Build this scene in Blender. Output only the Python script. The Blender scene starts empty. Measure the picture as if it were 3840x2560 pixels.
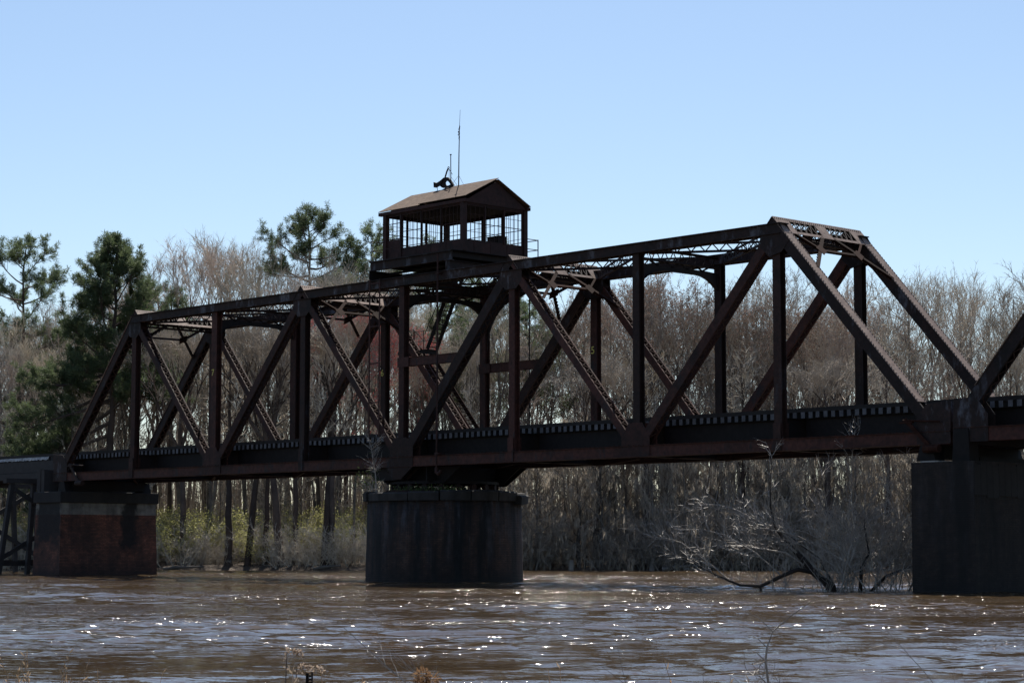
import bpy, math, random
import numpy as np
from mathutils import Vector, Matrix

R_ = math.radians
scene = bpy.context.scene
COL = scene.collection

# ------------------------------------------------------------------ camera
CAM = Vector((79.508, -67.157, 1.710))
F2 = Vector((-0.72970, 0.68377, 0.0))            # horizontal view direction (towards the far bank)
R2 = Vector((0.68377, 0.72970, 0.0))             # to the right along the banks
FWD = Vector((-0.72625481, 0.68051832, 0.09720478))
RGT = Vector((0.683804, 0.7296654, 0.00067121))
UPV = Vector((0.0704702, -0.06695648, 0.99526418))
cam_data = bpy.data.cameras.new('camera')
cam_data.sensor_width = 36.0
cam_data.lens = 36.0 * 7889.9 / 3840.0
cam_data.clip_start = 0.5
cam_data.clip_end = 12000
cam = bpy.data.objects.new('camera', cam_data)
COL.objects.link(cam)
m = Matrix((RGT, UPV, -FWD)).transposed().to_4x4()
m.translation = CAM
cam.matrix_world = m
scene.camera = cam

# ------------------------------------------------------------------ world and sun
SUN_EL, SUN_AZ = R_(55), R_(2.0)                 # azimuth measured to the right of the view direction
sd = (F2 * math.cos(SUN_AZ) + R2 * math.sin(SUN_AZ)) * math.cos(SUN_EL) + Vector((0, 0, math.sin(SUN_EL)))
world = bpy.data.worlds.new('World')
scene.world = world
world.use_nodes = True
wn = world.node_tree.nodes
wl = world.node_tree.links
wn.clear()
sky = wn.new('ShaderNodeTexSky')
sky.sky_type = 'NISHITA'
sky.sun_disc = False
sky.sun_elevation = SUN_EL
sky.sun_rotation = math.atan2(sd.x, sd.y)
sky.air_density = 1.0
sky.dust_density = 0.45
sky.ozone_density = 2.4
bgn = wn.new('ShaderNodeBackground')
bgn.inputs['Strength'].default_value = 0.072
out = wn.new('ShaderNodeOutputWorld')
wl.new(sky.outputs[0], bgn.inputs[0])
wl.new(bgn.outputs[0], out.inputs[0])
sun_data = bpy.data.lights.new('sun', 'SUN')
sun_data.energy = 5.0
sun_data.angle = R_(0.5)
sun_data.color = (1.0, 0.93, 0.83)
sun = bpy.data.objects.new('sun', sun_data)
COL.objects.link(sun)
sun.rotation_euler = sd.to_track_quat('Z', 'Y').to_euler()
sun.location = (0, 0, 60)
scene.view_settings.view_transform = 'Standard'
scene.view_settings.look = 'None'
scene.view_settings.exposure = 0.80
scene.view_settings.gamma = 1.0
scene.view_settings.use_curve_mapping = False
scene.render.engine = 'CYCLES'
scene.cycles.max_bounces = 6
scene.cycles.diffuse_bounces = 4
scene.cycles.glossy_bounces = 3
scene.cycles.transmission_bounces = 3
scene.cycles.transparent_max_bounces = 6


# ------------------------------------------------------------------ materials
def mat(name):
    m_ = bpy.data.materials.new(name)
    m_.use_nodes = True
    nt = m_.node_tree
    b = nt.nodes['Principled BSDF']
    return m_, nt, nt.nodes, nt.links, b


def ramp(n, l, src, stops):
    r = n.new('ShaderNodeValToRGB')
    e = r.color_ramp.elements
    while len(e) < len(stops):
        e.new(0.5)
    for k, (p, c) in enumerate(stops):
        e[k].position = p
        e[k].color = (*c, 1)
    l.new(src, r.inputs[0])
    return r.outputs[0]


def noise(n, l, scale, detail=4, rough=0.55, vec=None, stretch=None):
    t = n.new('ShaderNodeTexNoise')
    t.inputs['Scale'].default_value = scale
    t.inputs['Detail'].default_value = detail
    t.inputs['Roughness'].default_value = rough
    if vec is None:
        g = n.new('ShaderNodeNewGeometry')
        vec = g.outputs['Position']
    if stretch:
        mp = n.new('ShaderNodeMapping')
        mp.inputs['Scale'].default_value = stretch
        l.new(vec, mp.inputs[0])
        vec = mp.outputs[0]
    l.new(vec, t.inputs['Vector'])
    return t.outputs['Fac']


def mixc(n, l, fac, a, b, mode='MIX'):
    x = n.new('ShaderNodeMix')
    x.data_type = 'RGBA'
    x.blend_type = mode
    for sock, v in ((0, fac), (6, a), (7, b)):
        if isinstance(v, (int, float)):
            x.inputs[sock].default_value = v
        elif isinstance(v, tuple):
            x.inputs[sock].default_value = (*v, 1)
        else:
            l.new(v, x.inputs[sock])
    return x.outputs[2]


def bump(n, l, src, b, strength, dist):
    bp = n.new('ShaderNodeBump')
    bp.inputs['Strength'].default_value = strength
    bp.inputs['Distance'].default_value = dist
    l.new(src, bp.inputs['Height'])
    l.new(bp.outputs[0], b.inputs['Normal'])


def steel(name, dark, mid, patch, patch_at=0.62, rough=0.75, scale=0.9, spec=0.3):
    m_, nt, n, l, b = mat(name)
    f1 = noise(n, l, scale, 7, 0.65)
    f2 = noise(n, l, scale * 6, 5, 0.6)
    f3 = noise(n, l, 1.6, 6, 0.7, stretch=(1, 1, 0.35))
    base = ramp(n, l, f1, [(0.32, dark), (0.55, mid), (0.75, dark)])
    p = ramp(n, l, f3, [(patch_at, (0, 0, 0)), (patch_at + 0.1, (1, 1, 1))])
    c = mixc(n, l, p, base, patch)
    sp = ramp(n, l, f2, [(0.3, (0.55, 0.5, 0.5)), (0.7, (1.35, 1.3, 1.25))])
    c = mixc(n, l, 1.0, c, sp, 'MULTIPLY')
    l.new(c, b.inputs['Base Color'])
    b.inputs['Roughness'].default_value = rough
    oi = n.new('ShaderNodeObjectInfo')
    c = mixc(n, l, 1.0, c, ramp(n, l, oi.outputs['Random'], [(0, (0.72, 0.70, 0.70)), (0.6, (1.0, 1.0, 1.0)), (1, (1.4, 1.3, 1.25))]), 'MULTIPLY')
    l.new(c, b.inputs['Base Color'])
    b.inputs['Specular IOR Level'].default_value = spec
    bump(n, l, f2, b, 0.35, 0.01)
    return m_


M = {}
M['steel'] = steel('weathered_steel', (0.010, 0.0065, 0.006), (0.027, 0.0128, 0.0105), (0.032, 0.032, 0.039), 0.58)
M['chord'] = steel('flaking_grey_steel', (0.008, 0.0065, 0.007), (0.022, 0.012, 0.011), (0.075, 0.080, 0.098), 0.54)
M['red'] = steel('rust_red_steel', (0.017, 0.0085, 0.0075), (0.048, 0.0185, 0.0145), (0.020, 0.017, 0.019), 0.56)
M['black'] = steel('near_black_steel', (0.005, 0.0042, 0.005), (0.010, 0.0075, 0.008), (0.016, 0.014, 0.017), 0.66)  # darkest steel tone: floor system, pivot, railings, roof gear
M['lace'] = steel('rusty_lacing', (0.014, 0.007, 0.0055), (0.032, 0.0145, 0.011), (0.02, 0.014, 0.012), 0.6, rough=0.85, spec=0.1)
M['cover'] = steel('sunlit_tone_cover_plate', (0.15, 0.108, 0.088), (0.20, 0.155, 0.13), (0.16, 0.13, 0.115), 0.58, rough=0.6)  # sunlight on the upper faces put into the colour as pale tan
M['roof'] = steel('weathered_roof_sheet', (0.085, 0.062, 0.048), (0.125, 0.094, 0.073), (0.060, 0.042, 0.033), 0.60, rough=0.85, spec=0.08)
M['cabin'] = steel('rusted_sheet_wall', (0.016, 0.008, 0.0075), (0.034, 0.0135, 0.012), (0.02, 0.015, 0.015), 0.66)
M['galv'] = steel('galvanised_strip', (0.25, 0.27, 0.29), (0.36, 0.37, 0.38), (0.17, 0.17, 0.17), 0.6, rough=0.45)


def wood(name, a, bcol, scale=1.0):
    m_, nt, n, l, b = mat(name)
    f1 = noise(n, l, 3 * scale, 6, 0.6)
    f2 = noise(n, l, 14 * scale, 4, 0.6)
    oi = n.new('ShaderNodeObjectInfo')
    c = ramp(n, l, f1, [(0.3, a), (0.7, bcol)])
    v = ramp(n, l, oi.outputs['Random'], [(0, (0.7, 0.7, 0.7)), (1, (1.25, 1.25, 1.25))])
    c = mixc(n, l, 1.0, c, v, 'MULTIPLY')
    l.new(c, b.inputs['Base Color'])
    b.inputs['Roughness'].default_value = 0.85
    bump(n, l, f2, b, 0.4, 0.01)
    return m_


M['tie'] = wood('weathered_tie_wood', (0.055, 0.058, 0.068), (0.115, 0.12, 0.135))
_nt = M['tie'].node_tree
_g = _nt.nodes.new('ShaderNodeNewGeometry')
_sx = _nt.nodes.new('ShaderNodeSeparateXYZ')
_nt.links.new(_g.outputs['True Normal'], _sx.inputs[0])
_ab = _nt.nodes.new('ShaderNodeMath')
_ab.operation = 'ABSOLUTE'
_nt.links.new(_sx.outputs[1], _ab.inputs[0])
_gt = _nt.nodes.new('ShaderNodeMath')
_gt.operation = 'GREATER_THAN'
_gt.inputs[1].default_value = 0.9
_nt.links.new(_ab.outputs[0], _gt.inputs[0])
_b = _nt.nodes['Principled BSDF']
_src = _b.inputs['Base Color'].links[0].from_socket
_nt.links.new(mixc(_nt.nodes, _nt.links, _gt.outputs[0], (0.008, 0.007, 0.007), _src), _b.inputs['Base Color'])  # side faces near black: creosote, plus shade between ties put into the colour
M['creosote'] = wood('creosoted_timber', (0.007, 0.006, 0.007), (0.014, 0.012, 0.012))
M['trestle'] = wood('trestle_timber', (0.016, 0.015, 0.016), (0.03, 0.028, 0.029))
M['rail'] = steel('rail_steel', (0.05, 0.035, 0.03), (0.09, 0.06, 0.05), (0.12, 0.1, 0.09))
M['glow_paint'] = mat('yellow_stencil_paint')[0]
M['glow_paint'].node_tree.nodes['Principled BSDF'].inputs['Base Color'].default_value = (0.55, 0.50, 0.10, 1)


def masonry(name, round_=False, brick_a=(0.16, 0.055, 0.04), brick_b=(0.10, 0.035, 0.028), stain=(0.012, 0.011, 0.014),
            stain_lo=0.5, stain_hi=0.62, band=None, band_col=(0.33, 0.33, 0.31), centre=(0, 0), pale=0.0, blocks=None, wet=0.9):
    """Brick courses with run-off stains; optional pale render band between two heights."""
    m_, nt, n, l, b = mat(name)
    g = n.new('ShaderNodeNewGeometry')
    sx = n.new('ShaderNodeSeparateXYZ')
    l.new(g.outputs['Position'], sx.inputs[0])

    def mth(op, a, b_=None):
        q = n.new('ShaderNodeMath')
        q.operation = op
        for k, v in enumerate((a, b_)):
            if v is None:
                continue
            if isinstance(v, (int, float)):
                q.inputs[k].default_value = v
            else:
                l.new(v, q.inputs[k])
        return q.outputs[0]
    if round_:
        dx = mth('SUBTRACT', sx.outputs[0], centre[0])
        dy = mth('SUBTRACT', sx.outputs[1], centre[1])
        u = mth('MULTIPLY', mth('ARCTAN2', dy, dx), 4.0)
    else:
        u = mth('ADD', sx.outputs[0], sx.outputs[1])
    cv = n.new('ShaderNodeCombineXYZ')
    l.new(u, cv.inputs[0])
    l.new(sx.outputs[2], cv.inputs[1])
    bt = n.new('ShaderNodeTexBrick')
    bt.inputs['Scale'].default_value = 1.0
    bt.inputs['Brick Width'].default_value = 0.24
    bt.inputs['Row Height'].default_value = 0.085
    bt.inputs['Mortar Size'].default_value = 0.008
    bt.inputs['Color1'].default_value = (*brick_a, 1)
    bt.inputs['Color2'].default_value = (*brick_b, 1)
    bt.inputs['Mortar'].default_value = (0.018, 0.015, 0.015, 1)
    l.new(cv.outputs[0], bt.inputs['Vector'])
    big = noise(n, l, 0.8, 5, 0.6)
    col = mixc(n, l, ramp(n, l, big, [(0.42, (0, 0, 0)), (0.62, (1, 1, 1))]), bt.outputs['Color'], mixc(n, l, 0.55, bt.outputs['Color'], (0.017, 0.013, 0.012)))
    if band:
        f = n.new('ShaderNodeTexNoise')
        f.inputs['Scale'].default_value = 2.0
        f.inputs['Detail'].default_value = 5
        l.new(cv.outputs[0], f.inputs['Vector'])
        bc = ramp(n, l, f.outputs['Fac'], [(0.3, tuple(0.6 * v for v in band_col)), (0.6, band_col)])
        bc = mixc(n, l, ramp(n, l, noise(n, l, 1.3, 7, 0.7), [(0.42, (0, 0, 0)), (0.62, (0.5, 0.5, 0.5))]), bc, (0.05, 0.046, 0.044))
        inb = mth('MULTIPLY', mth('GREATER_THAN', sx.outputs[2], band[0]), mth('LESS_THAN', sx.outputs[2], band[1]))
        col = mixc(n, l, inb, col, bc)
    # streaky run-off: noise very long in z
    mp = n.new('ShaderNodeMapping')
    mp.inputs['Scale'].default_value = (1.0, 0.10, 1.0)
    l.new(cv.outputs[0], mp.inputs[0])
    st = n.new('ShaderNodeTexNoise')
    st.inputs['Scale'].default_value = 1.1
    st.inputs['Detail'].default_value = 6
    st.inputs['Roughness'].default_value = 0.6
    l.new(mp.outputs[0], st.inputs['Vector'])
    sf = ramp(n, l, st.outputs['Fac'], [(stain_lo, (0, 0, 0)), (stain_hi, (1, 1, 1))])
    if blocks:
        tot = None

        def soft(src, lo, hi):
            q_ = n.new('ShaderNodeMapRange')
            q_.interpolation_type = 'SMOOTHSTEP'
            q_.inputs['From Min'].default_value = lo
            q_.inputs['From Max'].default_value = hi
            l.new(src, q_.inputs[0])
            return q_.outputs[0]
        wob = mth('MULTIPLY', mth('SUBTRACT', noise(n, l, 0.9, 7, 0.65), 0.5), 2.2)
        uu = mth('ADD', u, wob)
        zz = mth('ADD', sx.outputs[2], mth('MULTIPLY', wob, 1.6))
        for (u0, u1, z0) in blocks:
            q = mth('MULTIPLY', mth('MULTIPLY', soft(uu, u0 - .25, u0 + .25), mth('SUBTRACT', 1.0, soft(uu, u1 - .25, u1 + .25))), soft(zz, z0 - .6, z0 + .5))
            tot = q if tot is None else mth('MAXIMUM', tot, q)
        sf = mth('MAXIMUM', mth('MULTIPLY', sf, 0.55), mth('MULTIPLY', tot, 0.93))
    col = mixc(n, l, sf, col, stain)
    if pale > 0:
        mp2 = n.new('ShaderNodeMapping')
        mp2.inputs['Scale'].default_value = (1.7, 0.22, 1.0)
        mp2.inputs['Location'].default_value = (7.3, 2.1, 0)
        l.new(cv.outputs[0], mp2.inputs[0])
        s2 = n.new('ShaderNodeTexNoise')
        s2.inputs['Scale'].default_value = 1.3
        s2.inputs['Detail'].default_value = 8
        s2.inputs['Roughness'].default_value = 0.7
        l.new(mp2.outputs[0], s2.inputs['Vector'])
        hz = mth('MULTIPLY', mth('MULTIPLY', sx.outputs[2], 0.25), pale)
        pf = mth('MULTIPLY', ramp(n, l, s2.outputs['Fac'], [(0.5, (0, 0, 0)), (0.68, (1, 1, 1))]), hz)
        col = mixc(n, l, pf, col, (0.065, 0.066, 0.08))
    # tide mark just above the water
    tm = n.new('ShaderNodeMapRange')
    tm.inputs['From Min'].default_value = 0.25
    tm.inputs['From Max'].default_value = wet
    tm.inputs['To Min'].default_value = 0.75
    tm.inputs['To Max'].default_value = 0.0
    l.new(mth('ADD', sx.outputs[2], mth('MULTIPLY', big, 0.3)), tm.inputs[0])
    col = mixc(n, l, tm.outputs[0], col, (0.008, 0.008, 0.009))
    blot = noise(n, l, 2.6, 8, 0.7)
    col = mixc(n, l, 1.0, col, ramp(n, l, blot, [(0.3, (0.5, 0.48, 0.46)), (0.55, (1.0, 0.97, 0.95)), (0.75, (1.9, 1.75, 1.6))]), 'MULTIPLY')
    l.new(col, b.inputs['Base Color'])
    b.inputs['Roughness'].default_value = 0.9
    bump(n, l, mth('SUBTRACT', mth('MULTIPLY', blot, 1.2), bt.outputs['Fac']), b, 0.8, 0.02)
    return m_


def concrete(name, a, b_, stain=0.6):
    m_, nt, n, l, b = mat(name)
    f = noise(n, l, 1.6, 7, 0.65, stretch=(1, 1, 0.4))
    f2 = noise(n, l, 9, 5)
    c = ramp(n, l, f, [(0.35, a), (0.65, b_)])
    l.new(c, b.inputs['Base Color'])
    b.inputs['Roughness'].default_value = 0.9
    bump(n, l, f2, b, 0.4, 0.02)
    return m_


M['pier_left'] = masonry('brick_with_render_band', brick_a=(0.20, 0.075, 0.048), brick_b=(0.115, 0.044, 0.031), band=(3.64, 4.5), band_col=(0.24, 0.235, 0.22), stain=(0.006, 0.006, 0.008), blocks=[(-34.2, -31.4, 1.9), (-27.3, -25.9, 1.6)], stain_lo=0.52, stain_hi=0.7, wet=1.4)
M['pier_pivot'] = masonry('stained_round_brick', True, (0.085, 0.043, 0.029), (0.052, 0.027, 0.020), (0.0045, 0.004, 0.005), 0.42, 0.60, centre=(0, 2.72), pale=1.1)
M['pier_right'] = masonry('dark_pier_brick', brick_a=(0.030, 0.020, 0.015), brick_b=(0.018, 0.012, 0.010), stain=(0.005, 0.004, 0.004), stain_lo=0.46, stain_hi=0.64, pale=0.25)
M['cap'] = concrete('stained_cap_stone', (0.010, 0.009, 0.009), (0.034, 0.031, 0.030))
M['cap_left'] = concrete('stained_cap_concrete', (0.008, 0.008, 0.010), (0.018, 0.017, 0.017))
M['ledge'] = concrete('pale_ledge', (0.22, 0.20, 0.18), (0.35, 0.32, 0.30))


def bark(name, a, b_, vary=True, trans=0.0, rough=0.9, rnd=(0.7, 1.35)):
    m_, nt, n, l, b = mat(name)
    f = noise(n, l, 1.1, 4)
    c = ramp(n, l, f, [(0.3, a), (0.7, b_)])
    if vary:
        oi = n.new('ShaderNodeObjectInfo')
        v = ramp(n, l, oi.outputs['Random'], [(0, (rnd[0],) * 3), (1, (rnd[1],) * 3)])
        c = mixc(n, l, 1.0, c, v, 'MULTIPLY')
    l.new(c, b.inputs['Base Color'])
    b.inputs['Roughness'].default_value = rough
    b.inputs['Specular IOR Level'].default_value = 0.2
    if trans > 0:
        t = n.new('ShaderNodeBsdfTranslucent')
        l.new(c, t.inputs['Color'])
        mx = n.new('ShaderNodeMixShader')
        mx.inputs[0].default_value = trans
        l.new(b.outputs[0], mx.inputs[1])
        l.new(t.outputs[0], mx.inputs[2])
        l.new(mx.outputs[0], n['Material Output'].inputs['Surface'])
    return m_


M['trunk'] = bark('grey_bark', (0.08, 0.069, 0.058), (0.20, 0.175, 0.15))
M['twig'] = bark('grey_tan_twigs', (0.36, 0.32, 0.26), (0.52, 0.47, 0.39))
M['twig_pink'] = bark('budding_twigs', (0.32, 0.26, 0.215), (0.45, 0.375, 0.315))
M['twig_dark'] = bark('dark_twigs', (0.23, 0.20, 0.165), (0.36, 0.315, 0.265))
M['red_bud'] = bark('red_maple_flowers', (0.30, 0.05, 0.05), (0.42, 0.10, 0.09), trans=0.35)
M['brown_bud'] = bark('brown_buds', (0.17, 0.115, 0.095), (0.26, 0.18, 0.15), trans=0.3)
M['moss'] = bark('hanging_moss', (0.31, 0.27, 0.22), (0.52, 0.465, 0.385), trans=0.45)
M['pine_bark'] = bark('pine_bark', (0.05, 0.038, 0.033), (0.10, 0.075, 0.062))
M['needle'] = bark('pine_needles', (0.06, 0.088, 0.045), (0.13, 0.165, 0.08), trans=0.42, rough=0.55, rnd=(0.8, 1.2))
M['leaf'] = bark('yellow_green_leaves', (0.22, 0.23, 0.08), (0.46, 0.44, 0.18), trans=0.45, rough=0.5)
M['ivy'] = bark('vine_leaves', (0.05, 0.08, 0.03), (0.13, 0.18, 0.06), trans=0.4, rough=0.5)
M['wet_bark'] = bark('dark_wet_bark', (0.018, 0.014, 0.013), (0.035, 0.028, 0.025), vary=False)
M['pale_twig'] = bark('pale_bare_twigs', (0.17, 0.148, 0.13), (0.42, 0.38, 0.345), vary=False, rough=0.5)
M['straw'] = bark('dry_straw', (0.36, 0.25, 0.15), (0.55, 0.42, 0.29), trans=0.3)
M['seed'] = bark('seed_fluff', (0.30, 0.23, 0.175), (0.50, 0.41, 0.33), trans=0.3)
M['brown_head'] = bark('dry_brown_flower', (0.20, 0.115, 0.06), (0.36, 0.22, 0.12), trans=0.35)
M['stem'] = bark('dry_stem', (0.07, 0.05, 0.045), (0.16, 0.12, 0.10), vary=False)

m_, nt, n, l, b = mat('leaf_litter')
f = noise(n, l, 1.3, 8, 0.7)
l.new(ramp(n, l, f, [(0.3, (0.03, 0.022, 0.016)), (0.55, (0.075, 0.054, 0.038)), (0.75, (0.14, 0.105, 0.078))]), b.inputs['Base Color'])
b.inputs['Roughness'].default_value = 0.95
bump(n, l, f, b, 0.8, 0.2)
M['litter'] = m_

# muddy river: brown body colour, ripples of several lengths, calmer and rougher reaches
m_, nt, n, l, b = mat('muddy_river_water')
g = n.new('ShaderNodeNewGeometry')
mp = n.new('ShaderNodeMapping')
mp.vector_type = 'POINT'
mp.inputs['Rotation'].default_value = (0, 0, -math.atan2(R2.y, R2.x))
l.new(g.outputs['Position'], mp.inputs[0])
wv = mp.outputs[0]
reach = noise(n, l, 0.10, 4, 0.6, wv, (0.55, 1.0, 1))
body = ramp(n, l, noise(n, l, 0.5, 5, 0.6, wv, (0.4, 1, 1)), [(0.3, (0.038, 0.025, 0.0125)), (0.7, (0.062, 0.042, 0.023))])
l.new(body, b.inputs['Base Color'])
b.inputs['IOR'].default_value = 1.33
b.inputs['Roughness'].default_value = 0.085


def mnode(op, a, b_):
    q = n.new('ShaderNodeMath')
    q.operation = op
    for k, v in enumerate((a, b_)):
        if isinstance(v, (int, float)):
            q.inputs[k].default_value = v
        else:
            l.new(v, q.inputs[k])
    return q.outputs[0]


rf = n.new('ShaderNodeMapRange')
rf.inputs['From Min'].default_value = 0.43
rf.inputs['From Max'].default_value = 0.60
rf.inputs['To Min'].default_value = 0.14
rf.inputs['To Max'].default_value = 1.0
l.new(reach, rf.inputs[0])


def slope_noise(scale, stretch, amp, tail):
    """random small facet slopes (x, y), zero mean"""
    t = n.new('ShaderNodeTexNoise')
    t.inputs['Scale'].default_value = scale
    t.inputs['Detail'].default_value = 3
    t.inputs['Roughness'].default_value = 0.6
    q = n.new('ShaderNodeMapping')
    q.inputs['Scale'].default_value = stretch
    l.new(wv, q.inputs[0])
    l.new(q.outputs[0], t.inputs['Vector'])
    a_ = n.new('ShaderNodeVectorMath')
    a_.operation = 'SUBTRACT'
    l.new(t.outputs['Color'], a_.inputs[0])
    a_.inputs[1].default_value = (0.5, 0.5, 0.5)
    b_ = n.new('ShaderNodeVectorMath')
    b_.operation = 'MULTIPLY'
    l.new(a_.outputs[0], b_.inputs[0])
    b_.inputs[1].default_value = (amp, amp, 0)
    # steepen the few sharpest facets: n + k n^3
    c_ = n.new('ShaderNodeVectorMath')
    c_.operation = 'MULTIPLY'
    l.new(a_.outputs[0], c_.inputs[0])
    l.new(a_.outputs[0], c_.inputs[1])
    d_ = n.new('ShaderNodeVectorMath')
    d_.operation = 'MULTIPLY_ADD'
    l.new(c_.outputs[0], d_.inputs[0])
    d_.inputs[1].default_value = (tail, tail, 0)
    d_.inputs[2].default_value = (1, 1, 1)
    e_ = n.new('ShaderNodeVectorMath')
    e_.operation = 'MULTIPLY'
    l.new(b_.outputs[0], e_.inputs[0])
    l.new(d_.outputs[0], e_.inputs[1])
    return e_.outputs[0]


sl = n.new('ShaderNodeVectorMath')
sl.operation = 'ADD'
l.new(slope_noise(2.6, (0.28, 1.0, 1), 0.75, 0.0), sl.inputs[0])
l.new(slope_noise(6.5, (0.30, 1.0, 1), 1.05, 90.0), sl.inputs[1])
sm = n.new('ShaderNodeVectorMath')
sm.operation = 'SCALE'
gl_band = n.new('ShaderNodeMapRange')
gl_band.inputs['From Min'].default_value = 0.54
gl_band.inputs['From Max'].default_value = 0.66
gl_band.inputs['To Min'].default_value = 0.03
gl_band.inputs['To Max'].default_value = 1.0
l.new(noise(n, l, 0.12, 3, 0.6, wv, (0.35, 1.0, 1)), gl_band.inputs[0])
gsl = n.new('ShaderNodeVectorMath')
gsl.operation = 'SCALE'
l.new(slope_noise(20.0, (0.7, 1.0, 1), 1.0, 330.0), gsl.inputs[0])
# two riffles lying across the stream: below the right pier and off the left pier
sxy = n.new('ShaderNodeSeparateXYZ')
l.new(wv, sxy.inputs[0])
wobble = mnode('MULTIPLY', mnode('SUBTRACT', noise(n, l, 0.08, 3, 0.6, wv, (1, 0.3, 1)), 0.5), 9.0)
riff = None
for d_r, wd_r in ((82.5, 2.2), (70.0, 1.0), (100.0, 2.0), (122.0, 6.0)):
    y_ = mnode('DIVIDE', mnode('SUBTRACT', mnode('ADD', sxy.outputs[1], wobble), CAM.dot(F2) + d_r), wd_r)
    e_ = mnode('POWER', 2.718, mnode('MULTIPLY', mnode('MULTIPLY', y_, y_), -1.0))
    riff = e_ if riff is None else mnode('MAXIMUM', riff, e_)
l.new(mnode('ADD', gl_band.outputs[0], mnode('MULTIPLY', riff, 1.4)), gsl.inputs['Scale'])
sl2 = n.new('ShaderNodeVectorMath')
sl2.operation = 'ADD'
l.new(sl.outputs[0], sm.inputs[0])
l.new(rf.outputs[0], sm.inputs['Scale'])
vr = n.new('ShaderNodeVectorRotate')
vr.rotation_type = 'Z_AXIS'
vr.inputs['Angle'].default_value = math.atan2(R2.y, R2.x)
l.new(sm.outputs[0], sl2.inputs[0])
l.new(gsl.outputs[0], sl2.inputs[1])
l.new(sl2.outputs[0], vr.inputs['Vector'])
an = n.new('ShaderNodeVectorMath')
an.operation = 'ADD'
l.new(vr.outputs[0], an.inputs[0])
l.new(g.outputs['Normal'], an.inputs[1])
nz_ = n.new('ShaderNodeVectorMath')
nz_.operation = 'NORMALIZE'
l.new(an.outputs[0], nz_.inputs[0])
l.new(nz_.outputs[0], b.inputs['Normal'])
M['water'] = m_


# ------------------------------------------------------------------ mesh helpers
class MB:
    def __init__(self):
        self.v = []
        self.f = []

    def add(self, verts, faces):
        o = len(self.v)
        self.v.extend(verts)
        self.f.extend([tuple(i + o for i in fc) for fc in faces])

    def box(self, a, b_):
        (x0, y0, z0), (x1, y1, z1) = a, b_
        self.add([(x0, y0, z0), (x1, y0, z0), (x1, y1, z0), (x0, y1, z0), (x0, y0, z1), (x1, y0, z1), (x1, y1, z1), (x0, y1, z1)],
                 [(0, 3, 2, 1), (4, 5, 6, 7), (0, 1, 5, 4), (1, 2, 6, 5), (2, 3, 7, 6), (3, 0, 4, 7)])

    def bar(self, p0, p1, w, h, side):
        """oriented bar: width w along side, height h across"""
        mtx = bar_matrix(p0, p1, w, h, side)
        vs = [tuple(mtx @ Vector((x, y, z))) for x, y, z in UB]
        self.add(vs, UBF)

    def tube(self, pts, rads, n_=5, cap=True):
        pts = [Vector(p) for p in pts]
        base = len(self.v)
        k = len(pts)
        ref = Vector((0.31, 0.17, 0.93))
        for i, p in enumerate(pts):
            d = (pts[min(i + 1, k - 1)] - pts[max(i - 1, 0)])
            if d.length < 1e-9:
                d = Vector((0, 0, 1))
            d.normalize()
            a = d.cross(ref)
            if a.length < 0.05:
                a = d.cross(Vector((1, 0, 0)))
            a.normalize()
            c = d.cross(a)
            r = rads[i] if isinstance(rads, (list, tuple)) else rads
            for j in range(n_):
                t = 2 * math.pi * j / n_
                q = p + a * (math.cos(t) * r) + c * (math.sin(t) * r)
                self.v.append((q.x, q.y, q.z))
        for i in range(k - 1):
            for j in range(n_):
                j2 = (j + 1) % n_
                self.f.append((base + i * n_ + j, base + i * n_ + j2, base + (i + 1) * n_ + j2, base + (i + 1) * n_ + j))
        if cap:
            self.f.append(tuple(base + j for j in range(n_))[::-1])
            self.f.append(tuple(base + (k - 1) * n_ + j for j in range(n_)))

    def prism(self, poly, d):
        """extrude polygon (list of 3d points) by vector d"""
        k = len(poly)
        d = Vector(d)
        vs = [tuple(p) for p in poly] + [tuple(Vector(p) + d) for p in poly]
        fs = [tuple(range(k))[::-1], tuple(range(k, 2 * k))]
        fs += [(i, (i + 1) % k, (i + 1) % k + k, i + k) for i in range(k)]
        self.add(vs, fs)

    def mesh(self, name, material, org=(0, 0, 0), smooth=False):
        me = bpy.data.meshes.new(name)
        if any(org):
            a = np.asarray(self.v, dtype=np.float64) - np.asarray(org)
            vs = a.tolist()
        else:
            vs = self.v
        me.from_pydata(vs, [], self.f)
        me.materials.append(material)
        if smooth:
            me.polygons.foreach_set('use_smooth', [True] * len(me.polygons))
        me.update()
        return me

    def build(self, name, material, parent=None, org=None, smooth=False):
        if org is None:
            org = tuple(world_loc(parent)) if parent else (0, 0, 0)
        o = bpy.data.objects.new(name, self.mesh(name, material, org, smooth))
        COL.objects.link(o)
        if parent:
            o.parent = parent
        return o


UB = [(-.5, -.5, 0), (.5, -.5, 0), (.5, .5, 0), (-.5, .5, 0), (-.5, -.5, 1), (.5, -.5, 1), (.5, .5, 1), (-.5, .5, 1)]
UBF = [(0, 3, 2, 1), (4, 5, 6, 7), (0, 1, 5, 4), (1, 2, 6, 5), (2, 3, 7, 6), (3, 0, 4, 7)]


def world_loc(o):
    p = Vector((0, 0, 0))
    while o is not None:
        p = p + o.location if o.type == 'EMPTY' else p
        o = o.parent
    return p


def bar_matrix(p0, p1, w, h, side):
    p0, p1 = Vector(p0), Vector(p1)
    d = p1 - p0
    L = d.length
    z = d / L
    x = Vector(side) - z * Vector(side).dot(z)
    x.normalize()
    y = z.cross(x)
    mm = Matrix.Identity(4)
    for i in range(3):
        mm[i][0] = x[i] * w
        mm[i][1] = y[i] * h
        mm[i][2] = d[i]
        mm[i][3] = p0[i]
    return mm


_unit = {}


def unit_mesh(key, name):
    k = (key, name)
    if k not in _unit:
        me = bpy.data.meshes.new(name)
        me.from_pydata(UB, [], UBF)
        me.materials.append(M[key])
        _unit[k] = me
    return _unit[k]


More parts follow.
